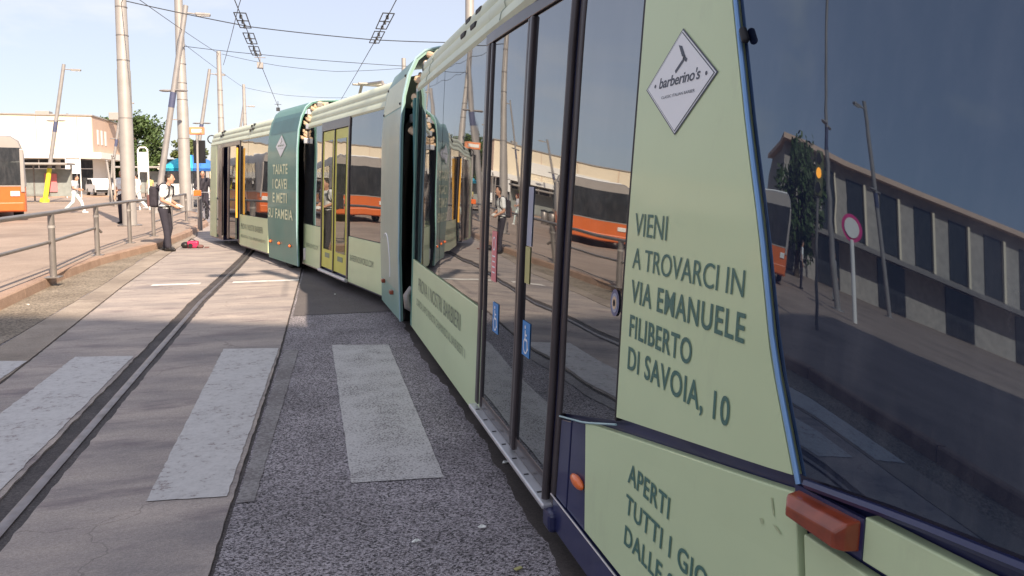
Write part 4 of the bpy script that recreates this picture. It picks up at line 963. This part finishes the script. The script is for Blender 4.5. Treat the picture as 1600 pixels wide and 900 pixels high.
# bicycle held by the person in the dark jacket
bk = thing('bicycle', 'black bicycle standing by the railing next to the person in dark jacket', 'bicycle', (-3.35, 28.3, .14))
B0 = Vector((-3.35, 28.3, .14)); dr = Vector((-.35, -1, 0)).normalized()
Q = lambda a, z: B0 + dr * a + Vector((0, 0, z))
sd = Vector((-dr.y, dr.x, 0))
for a in (-.52, .52):
    w_ = MB().path([Q(a, .34) + (dr * math.cos(R(t)) + Vector((0, 0, math.sin(R(t))))) * .33 for t in range(0, 361, 15)], .018, 6, False).build('wheel', 'tyre', bk, True)
    for t in range(0, 180, 30): MB().tube(Q(a, .34) - (dr * math.cos(R(t)) + Vector((0, 0, math.sin(R(t))))) * .32, Q(a, .34) + (dr * math.cos(R(t)) + Vector((0, 0, math.sin(R(t))))) * .32, .003, n=4).build('spoke', 'sill', w_)
MB().path([Q(-.52, .34), Q(-.08, .32), Q(.38, .75), Q(-.18, .78), Q(-.08, .32)], .018, 8).path([Q(-.52, .34), Q(-.18, .78)], .014, 8).path([Q(.52, .34), Q(.38, .75), Q(.35, .98)], .018, 8).build('frame', 'pack', bk, True)
MB().path([Q(.35, .98) - sd * .27, Q(.37, 1.0), Q(.35, .98) + sd * .27], .014, 8).build('handlebar', 'sill', bk, True)
MB().ell(Q(-.22, .93), (.08, .12, .035), 12, 6).tube(Q(-.18, .75), Q(-.22, .92), .014).build('saddle', 'shoe', bk, True)

# red and black tool case on the road
tb = thing('tool_bag', 'small red and black bag lying on the road beside the person with papers', 'bag', (-2.5, 18.1, .016))
MB().box((-2.52, 18.12, .10), (.24, .20, .16)).build('bag_body', 'red', tb, bev=.04, seg=3); MB().ell((-2.68, 18.08, .09), (.09, .09, .075), 12, 8).build('end_pocket', 'shoe', tb, True)
MB().ell((-2.36, 18.05, .055), (.08, .08, .045), 12, 8).build('side_pouch', 'packred', tb, True); MB().path([(-2.62, 18.12, .17), (-2.55, 18.1, .23), (-2.45, 18.12, .17)], .012, 6).build('handle', 'shoe', tb, True)
MB().box((-2.22, 18.05, .03), (.10, .07, .03)).build('strap_end', 'packred', tb, bev=.01)
MB().tube((-2.56, 18.01, .08), (-2.56, 17.99, .08), .05, n=14).build('reel', 'shoe', tb)
for i, (x, y) in enumerate(((-3.36, 10.35), (.34, 10.2), (1.02, 4.6 - .8), (.72, 3.1), (.42, 3.05))):
    pc = MB().ell((x, y, .012), (.016, .011, .006), 6, 4)
    for j, p in enumerate(pc.v): pc.v[j] = p + Vector((random.uniform(-.008, .008), random.uniform(-.008, .008), random.uniform(0, .008)))
    tag(pc.build('litter_scrap', 'paper'), ('crumpled white scrap lying in the gutter by the kerb', 'pale scrap lying in the tram shadow', 'tiny white scrap lying at the ragged asphalt edge by the tram door', 'tiny white scrap on coarse asphalt, nearest the dry leaf', 'tiny white scrap on coarse asphalt in line with the zebra stripe')[i], 'litter', 'scraps of litter on the road')
lf = tag(MB().box((.78, 2.72, .012), (.035, .018, .006), .4).build('dry_leaf', 'yellowtone', bev=.003), 'dry yellowish leaf lying on the coarse asphalt near the tram', 'leaf')

# ------------------------------------------------------------------ signs, umbrella, shelter, bins
sg = thing('stop_sign_post', 'thin post with orange and white sign and black board near the tram rear', 'sign', (-2.85, 23.2, .14))
MB().path([(-3.05, 23.2, .14), (-3.02, 23.2, 2.95)], .035, 10).build('post', 'steel', sg, True)
MB().box((-3.02, 23.2, 2.98), (.42, .10, .22), R(-15)).build('sign_box', 'orangesign', sg, bev=.02); MB().box((-3.02, 23.145, 2.98), (.30, .004, .10), R(-15)).build('sign_face', 'paper', sg)
MB().box((-2.98, 23.28, 2.38), (.34, .06, .66), R(-15)).build('board', 'black', sg, bev=.01)
ps = thing('validator_post', 'dark post with an orange box at the rear corner of the tram', 'post', (-2.72, 22.4, .14))
MB().tube((-2.90, 22.4, .14), (-2.90, 22.4, 1.10), .05, n=12).build('post', 'steeld', ps, True); MB().box((-2.95, 22.35, 1.20), (.2, .12, .16)).build('button_box', 'marker', ps, bev=.02)

um = thing('parasol', 'blue and cyan market parasol behind the pale pole', 'parasol', (-5.4, 39.2, .14))
cx, cy = -5.4, 39.2
MB().tube((cx, cy, .14), (cx, cy, 2.75), .03).build('pole', 'steel', um, True); MB().tube((cx, cy, .14), (cx, cy, .24), .3, n=16).build('base', 'steeld', um)
for i in range(8):
    a0, a1 = R(i * 45 + 10), R(i * 45 + 55); rr = 1.42
    A = [(cx, cy, 2.80)]; B_ = []
    P0 = Vector((cx + rr * math.cos(a0), cy + rr * math.sin(a0), 2.14)); P1 = Vector((cx + rr * math.cos(a1), cy + rr * math.sin(a1), 2.14)); T = Vector((cx, cy, 2.80))
    mid0 = T.lerp(P0, .55) + Vector((0, 0, .13)); mid1 = T.lerp(P1, .55) + Vector((0, 0, .13))
    dn = Vector((0, 0, -.12)); th = Vector((0, 0, -.012))
    vv = [T, mid0, mid1, P0, P1, P0 + dn, P1 + dn]
    MB().add(vv + [p + th for p in vv], [(0, 1, 2), (1, 3, 4, 2), (3, 5, 6, 4), (7, 9, 8), (8, 9, 11, 10), (10, 11, 13, 12)]).build('panel', 'cyan' if i in (3, 4, 5) else 'blue', um, fix=False)
    MB().tube(T + th * 3, P0 + th * 2, .008, n=5).build('rib', 'steel', um)

def shelter(x, y, L, label):
    t = thing('bus_shelter', label, 'shelter', (x, y, .14))
    MB().box((x, y, 2.62), (L, 1.8, .14)).build('roof', 'steel', t, bev=.03)
    for i in range(4):
        xx = x - L / 2 + .2 + i * (L - .4) / 3; MB().tube((xx, y + .7, .14), (xx, y + .7, 2.56), .05).build('post', 'steeld', t, True)
    for i in range(3):
        xx = x - L / 2 + .2 + (i + .5) * (L - .4) / 3; MB().box((xx, y + .7, 1.4), ((L - .5) / 3, .02, 1.8)).build('pane', mat('shelter_glass', (.28, .30, .29), .1), t)
    MB().box((x, y + .35, .6), (L * .6, .4, .05)).build('bench', 'steeld', t)
    MB().box((x + L * .3, y + .62, 1.4), (.7, .06, 1.2)).build('poster', 'stickerp', t)
shelter(-18.3, 54.5, 7., 'grey bus shelter behind the orange bus and the yellow based lamp')
shelter(-11.9, 66., 5.5, 'pale bus shelter in front of the round tree')
def board(x, y, z0, z1, wd, label, m='white', name='notice_board'):
    t = thing(name, label, 'sign', (x, y, .14))
    for s in (-1, 1): MB().tube((x + s * wd / 2, y, .14), (x + s * wd / 2, y, z1 + .1), .04).build('post', 'white', t, True)
    MB().path([(x - wd / 2, y, z1 + .1), (x - wd * .3, y, z1 + .22), (x + wd * .3, y, z1 + .22), (x + wd / 2, y, z1 + .1)], .04, 8).build('top_bar', 'white', t, True)
    MB().box((x, y - .01, (z0 + z1) / 2), (wd - .08, .04, z1 - z0)).build('panel', m, t, bev=.01)
    return t
board(-18.2, 67.5, 2.1, 3.25, 1.05, 'white board raised on posts in front of the cream building')
board(-7.5, 38.9, 1.95, 2.9, .42, 'narrow white timetable board in a rounded frame beside the tall pole')
t = thing('bus_stop_sign', 'small teal flag sign on a thin post by the kiosk poles', 'sign', (-9.6, 45, .14))
MB().tube((-9.75, 45, .14), (-9.75, 45, 2.9), .04).build('post', 'steel', t, True); MB().box((-9.55, 45, 2.55), (.32, .05, .42)).build('flag', 'tealsign', t, bev=.01)
for i, (x, y, lab) in enumerate(((-10.35, 45.5, 'grey bollard post nearest the timetable sign in the cluster of posts'), (-10.05, 44.6, 'grey slim post leaning in the cluster by the teal sign'), (-10.7, 46.2, 'pale slim post at the edge of the cluster by the teal sign'))):
    t = thing('marker_post', lab, 'post', (x, y, .14), 'slim posts beside the teal flag sign')
    MB().tube((x, y, .14), (x + .25 * (i - 1), y, 2.6 + .15 * i), .06).build('shaft', 'steel', t, True); MB().ell((x + .25 * (i - 1), y, 2.62 + .15 * i), (.08, .08, .06)).build('finial', 'steeld', t, True); MB().tube((x, y, .14), (x, y, .2), .14).build('foot', 'steeld', t)
for i, (x, y) in enumerate(((-16.4, 47.5), (-15.95, 47.8), (-21.5, 70.5))):
    t = thing('litter_bin', ('dark litter bin beside the grey shelter, left of its pair', 'dark litter bin beside the grey shelter, right of its pair', 'dark litter bin under the raised white board')[i], 'bin', (x, y, .14), 'dark litter bins on the square')
    MB().path([(x, y, .14), (x, y, .2), (x, y, 1.0), (x, y, 1.05)], [.22, .26, .28, .24], 14).build('drum', 'steeld', t, True); MB().path([(x, y, 1.05), (x, y, 1.12), (x, y, 1.2)], [.29, .27, .08], 14).build('lid', 'black', t, True)

# ------------------------------------------------------------------ vehicles
def bus(name, label, loc, rz, paint, L=11.0, Wd=2.5, H_=2.95, band=None, cat='bus', grp=None):
    t = thing(name, label, cat, loc, grp); t.rotation_euler.z = rz; ORIG[t.name] = Vector((0, 0, 0))
    x0, x1 = -L / 2, L / 2
    pr = [(-Wd / 2, .32), (-Wd / 2 - .0, 1.2), (-Wd / 2 + .04, 2.4), (-Wd / 2 + .16, 2.78), (-Wd / 2 + .4, H_), (Wd / 2 - .4, H_), (Wd / 2 - .16, 2.78), (Wd / 2 - .04, 2.4), (Wd / 2, 1.2), (Wd / 2, .32)]
    pr = [(a, min(b, H_)) for a, b in pr]
    mb = MB(); k = len(pr); st = [(x0, .94, .98), (x0 + .12, .99, 1), (x0 + .3, 1, 1), (x1 - .3, 1, 1), (x1 - .12, .99, 1), (x1, .94, .98)]
    for xx, sy, sz in st: mb.v += [Vector((xx, a * sy, b * sz)) for a, b in pr]
    for i in range(len(st) - 1):
        for j in range(k): a = i * k + j; b = i * k + (j + 1) % k; mb.f.append((a, b, b + k, a + k))
    mb.f.append(tuple(range(k))); mb.f.append(tuple(reversed(range((len(st) - 1) * k, len(st) * k))))
    body = mb.build('body', paint, t, True)
    if paint == 'orange':
        up = MB(); pu = [(-Wd / 2 - .012, 1.22), (-Wd / 2 + .03, 2.4), (-Wd / 2 + .15, 2.79), (-Wd / 2 + .39, H_ + .012), (Wd / 2 - .39, H_ + .012), (Wd / 2 - .15, 2.79), (Wd / 2 - .03, 2.4), (Wd / 2 + .012, 1.22)]; ku = len(pu)
        for xx, sy, sz in ((x0 - .012, .95, .985), (x0 + .12, .995, 1), (x0 + .3, 1.003, 1), (x1 - .3, 1.003, 1), (x1 - .12, .995, 1), (x1 + .012, .95, .985)): up.v += [Vector((xx, a * sy, b * sz)) for a, b in pu]
        for i in range(5):
            for j in range(ku): a = i * ku + j; b = i * ku + (j + 1) % ku; up.f.append((a, b, b + ku, a + ku))
        up.f.append(tuple(range(ku))); up.f.append(tuple(reversed(range(5 * ku, 6 * ku)))); up.build('upper_body', 'busgrey', t, True)
    MB().box((0, 0, H_ - .02), (L - .9, Wd - .9, .18)).build('roof_pod', 'white', t, bev=.05)
    n = int(L // 1.5)
    for s in (-1, 1):
        for i in range(n):
            xx = x0 + .7 + (i + .5) * (L - 1.4) / n
            MB().box((xx, s * (Wd / 2 - .012), 1.88), ((L - 1.4) / n - .05, .07, 1.2), rot=Matrix.Rotation(s * R(2), 3, 'X')).build('window', 'darkglass', t, bev=.01)
        for xx in (x0 + 2.1, x1 - 2.6):
            q = Vector((xx, s * (Wd / 2 - .14), .48)); wheel(q, .48, .3, (0, 1), t)
        if band: MB().box((0, s * (Wd / 2 - .06), H_ - .45), (L - .5, .06, .16)).build('band', band, t)
    for s, xe in ((-1, x0), (1, x1)):
        MB().box((xe + s * .0, 0, 1.9), (.09, Wd - .3, 1.3)).build('windscreen', 'darkglass', t, bev=.02)
        MB().box((xe + s * .03, 0, .5), (.10, Wd - .2, .3)).build('bumper', 'orange' if paint == 'orange' else 'steeld', t, bev=.03)
        for yy in (-.9, .9): MB().box((xe + s * .02, yy, .95), (.05, .28, .18)).build('lamp', 'lampglass' if s > 0 else 'tail', t, bev=.02)
        if band: MB().box((xe + s * .01, 0, H_ - .3), (.06, Wd - .3, .28)).build('band', band, t)
    for i in range(6): MB().box((x1 - .6, -Wd / 2 - .006, .75 + i * .07), (.7, .02, .03)).build('louvre', 'steeld', t)
    for s in (-1, 1): MB().box((x1 + .02, s * (Wd / 2 - .12), 1.75), (.06, .12, 1.5)).build('corner_pillar', 'busgrey', t, bev=.02)
    return t
bus('bus', 'orange city bus with big dark windows at the edge of the square', (-12.62, 34.3, .14), R(-68.8), 'orange')
bus('bus', 'orange city bus parked across the square, mirrored in the tram glass', (-15.5, 24.0, .14), R(-56.5), 'orange')
bus('minibus', 'white minibus with a magenta roof band behind the parasol', (-6.7, 46.4, .14), R(-82), 'white', 6.0, 2.35, 2.5, 'magenta', 'minibus')

def car(label, x, y, rz):
    t = thing('parked_car', label, 'car', (x, y, .14)); t.rotation_euler.z = rz; ORIG[t.name] = Vector((0, 0, 0))
    pr = [(-2.2, .3), (-2.25, .8), (-2.1, .98), (-1.2, 1.06), (-.55, 1.58), (1.3, 1.62), (2.0, 1.08), (2.2, .95), (2.2, .3)]
    MB().prism(pr, 'y', -.87, .87).build('body', 'white', t, bev=.06, seg=3)
    for s in (-1, 1):
        for a, b in ((-.75, .2), (.3, 1.45)): MB().prism([(a - (.25 if a < 0 else 0), 1.08), (a + (.2 if a < 0 else 0), 1.5), (b - (.12 if b > 1 else 0), 1.52), (b + (.18 if b > 1 else 0), 1.08)], 'y', s * .86, s * .885).build('window', 'darkglass', t)
        for xx in (-1.4, 1.4): wheel((xx, s * .78, .33), .33, .22, (0, 1), t)
    MB().box((2.2, 0, 1.22), (.3, 1.4, .3), rot=Matrix.Rotation(R(-35), 3, 'Y')).build('rear_window', 'darkglass', t)
    for s in (-1, 1): MB().box((-2.23, s * .62, .75), (.08, .34, .16)).build('headlight', 'lampglass', t, bev=.02)
    MB().box((-2.24, 0, .45), (.1, 1.7, .22)).build('bumper', 'black', t, bev=.03)
car('white car parked in front of the cream building by the tree', -18.9, 78.5, R(115))

# ------------------------------------------------------------------ buildings
bd = thing('building', 'long cream building with a white sign band and dark shop windows', 'building', (-50, 83, .14))
x0, x1, y0, y1 = -64., -20.7, 83.5, 104.
MB().box(((x0 + x1) / 2, (y0 + y1) / 2, 6.15), (x1 - x0, y1 - y0, 3.7)).build('upper_wall', 'cream', bd)
MB().box(((x0 + x1) / 2 - .5, (y0 + y1) / 2 + 1.2, 2.2), (x1 - x0 - 1.4, y1 - y0 - 2, 4.2)).build('ground_wall', 'whitewall', bd)
MB().box(((x0 + x1) / 2 + .3, (y0 + y1) / 2 - .2, 4.05), (x1 - x0 + 1.4, y1 - y0 + 1.6, .62)).build('canopy', 'whitewall', bd)
MB().box(((x0 + x1) / 2, (y0 + y1) / 2, 8.06), (x1 - x0 + .3, y1 - y0 + .3, .12)).build('roof_edge', 'steel', bd)
MB().box((x1 + .03, (y0 + y1) / 2, 6.14), (.06, y1 - y0 - .1, 3.6)).build('side_wall', 'creamside', bd)
MB().box((-31.5, 83.42, 5.85), (8.4, .14, 1.35)).build('sign_band', 'whitewall', bd)
for i in range(9): MB().box((-22. - i * 3.6, 83.46, 6.2), (.06, .03, 3.6)).build('facade_joint', 'creamside', bd)
MB().box((-52, 83.42, 5.85), (22, .14, 1.35)).build('sign_band', 'whitewall', bd)
for i in range(12):
    xx = -22.6 - i * 3.4
    w_ = MB().box((xx, 85.15, 2.1), (2.9, .12, 3.1)).build('shop_window', 'darkglass', bd); MB().box((xx, 85.06, 2.1), (.08, .08, 3.1)).build('window_bar', 'white', w_)
    MB().box((xx, 85.06, 2.75), (2.9, .07, .07)).build('window_bar', 'white', w_)
for yy in (85.5, 87, 88.5): 
    MB().box((x1 + .07, yy, 6.0), (.06, .6, 1.5)).build('side_window', 'white', bd)
for xx in (-26, -33): MB().box((xx + 6.2, 90, 8.5), (1.3, 1.3, .8)).build('roof_unit', 'steel', bd, bev=.05)
lo = thing('building', 'low pale building on the horizon behind the round tree', 'building', (0, 130, .14))
MB().box((-6, 135, 2.4), (60, 10, 4.5)).build('wall', 'cream', lo); MB().box((-6, 135, 4.75), (61, 11, .3)).build('roof', 'steel', lo)
for i in range(16): MB().box((-33 + i * 3.4, 129.96, 2.4), (1.6, .1, 1.8)).build('window', 'darkglass', lo)

br = thing('building', 'long brick building with tall windows between pale pilasters, mirrored in the cab window', 'building', (-40, 30, .14))
P0 = Vector((-24., 34., 0)); P1 = Vector((-88., -1., 0)); dd = (P1 - P0).normalized(); nn = Vector((-dd.y, dd.x, 0)); 
if nn.dot(-P0) < 0: nn = -nn
ang = math.atan2(dd.y, dd.x); Lb = (P1 - P0).length
def bb(a, off, z, d, nm, m, par, bev=0):
    c = P0 + dd * a + nn * off; return MB().box((c.x, c.y, z), d, ang).build(nm, m, par, bev=bev)
bb(Lb / 2, -5.2, 3.75, (Lb, 10, 7.3), 'wall', 'brick', br); bb(Lb / 2, -4.8, 7.45, (Lb + 1, 11.4, .3), 'cornice', 'creamside', br)
bb(Lb / 2, .9, 3.0, (Lb, 2.0, .25), 'awning', 'steeld', br)
for i in range(27):
    a = 1.6 + i * 2.6
    w_ = bb(a, -.17, 5.0, (1.3, .1, 3.4), 'window', 'darkglass', br); bb(a + .72, -.05, 5.0, (.16, .3, 3.5), 'window_frame', 'cream', w_)
    if i % 2 == 0: bb(a, -.16, 1.5, (2.1, .12, 2.6), 'shop_window', 'darkglass', br)
sgn = thing('round_sign', 'white and pink round sign on a pale post, mirrored in the cab window', 'sign', (-13, 13.4, .14))
MB().tube((-13, 13.4, .14), (-13, 13.4, 2.2), .07).build('post', 'white', sgn, True)
MB().tube((-13.02, 13.42, 2.5), (-12.98, 13.38, 2.5), .36, n=24).build('ring', 'magenta', sgn); MB().tube((-12.99, 13.39, 2.5), (-12.95, 13.35, 2.5), .26, n=24).build('face', 'white', sgn)
tl = thing('traffic_light', 'olive traffic light with a lit amber lens, mirrored in the cab window', 'traffic light', (-7.2, 9.6, .14))
MB().tube((-7.2, 9.6, .14), (-7.2, 9.6, 2.5), .05, n=12).build('post', 'steeld', tl, True)
olive = mat('olive_housing', (.10, .11, .04), .5); hs = MB().box((-7.2, 9.6, 2.85), (.26, .22, .78), R(35)).build('housing', olive, tl, bev=.03)
am = bpy.data.materials.new('amber_lamp'); am.use_nodes = True; am.node_tree.nodes['Principled BSDF'].inputs['Base Color'].default_value = (.8, .25, .02, 1); am.node_tree.nodes['Principled BSDF'].inputs['Emission Color'].default_value = (1, .35, .03, 1); am.node_tree.nodes['Principled BSDF'].inputs['Emission Strength'].default_value = 2.5
for i, m_ in enumerate(('black', am, 'black')):
    q = Vector((-7.2, 9.6, 3.10 - i * .25)); f_ = Vector((.82, -.57, 0)); MB().tube(q + f_ * .08, q + f_ * .15, .09, n=16).build('lens', m_, hs); MB().path([q + f_ * .12 + Vector((-.57 * .10 * math.cos(R(t)), -.82 * .10 * math.cos(R(t)), .10 * math.sin(R(t)))) for t in range(0, 181, 20)], .03, 6).build('hood', olive, hs)

# car park whose roof line shades the foreground
pg_ = thing('parking_garage', 'tall concrete parking garage behind the viewpoint, shading the crossing', 'building', (5, -25, 0))
e0 = Vector((46, -36.0, 0)); e1 = Vector((-26, -3.6, 0)); HB = 20.
E0 = Vector((8.53, -19.05, 0)); ed = Vector((-.915, .404, 0)).normalized(); en = Vector((.404, .915, 0)).normalized()
ga = math.atan2(ed.y, ed.x)
def gb(a, off, z, d, nm, m, par): c = E0 + ed * a - en * off; return MB().box((c.x, c.y, z), d, ga).build(nm, m, par)
for i in range(7):
    gb(2, 6, .4 + i * 3.2, (21, 12, .35), 'floor_slab', 'whitewall', pg_); gb(2, .12, 1.1 + i * 3.2 if i < 6 else 19.75, (21, .22, 1.1 if i < 6 else .5), 'parapet', 'whitewall', pg_)
gb(2, 6, 9.9, (19, 10, 19.2), 'core_wall', 'creamside', pg_)
for i in range(5): gb(-8 + i * 5, .5, 9.8, (.5, .5, 19.4), 'column', 'whitewall', pg_)

# ------------------------------------------------------------------ trees
def tree(label, x, y, h, rw, m, nleaf=5200, seed=1, lo=.25):
    r = random.Random(seed); t = thing('tree', label, 'tree', (x, y, .14), 'trees beyond the square')
    tk = MB().path([(x, y, .14), (x + .1, y, h * .25), (x - .05, y, h * .5), (x + .1, y, h * .8)], [.28, .22, .16, .05], 10)
    cl = []
    for i in range(70):
        a = r.uniform(0, 2 * math.pi); zz = r.uniform(lo, .95); rad = rw * math.sqrt(max(.05, 1 - ((zz - .55) / .5) ** 2)) * r.uniform(.35, .92)
        c = Vector((x + rad * math.cos(a), y + rad * math.sin(a), h * zz)); cl.append((c, r.uniform(.5, 1.05) * rw * .3))
        if i % 3 == 0: tk.path([(x, y, h * max(.2, zz - .3)), c.lerp(Vector((x, y, c.z)), .5) - Vector((0, 0, .3)), c], [.09, .06, .02], 6)
    tk.build('trunk', 'trunk', t, True)
    mb = MB()
    for i in range(nleaf):
        c, s = cl[i % len(cl)]; d = Vector((r.gauss(0, 1), r.gauss(0, 1), r.gauss(0, .8))).normalized() * s * (r.random() ** .4)
        p = c + d; q = Vector((r.gauss(0, 1), r.gauss(0, 1), r.gauss(0, 1) + .6)).normalized(); u = q.orthogonal().normalized(); v_ = q.cross(u); l = r.uniform(.13, .27)
        mb.add([p - u * l, p - v_ * l * .6, p + u * l, p + v_ * l * .6], [(0, 1, 2, 3)])
    mb.build('crown', m, t, fix=False); return t
tree('large round green tree beside the cream building', -20.6, 99, 9.0, 4.9, 'leaf', 17000, 3, .08)
tree('lower bushy tree joined to the left of the round tree', -24.6, 108, 6.4, 2.8, 'leaf', 4000, 5, .1)
tree('smaller olive tree behind the parasol', -13.6, 97.5, 6.6, 2.1, 'leaf2', 4500, 8, .1)
tree('dark tree by the brick building, mirrored in the cab window', -22.5, 27.8, 7., 3., 'leaf', 4500, 12, .2)
tree('green tree far along the line behind the tram', -4, 120, 8., 4., 'leaf', 4000, 15, .1)
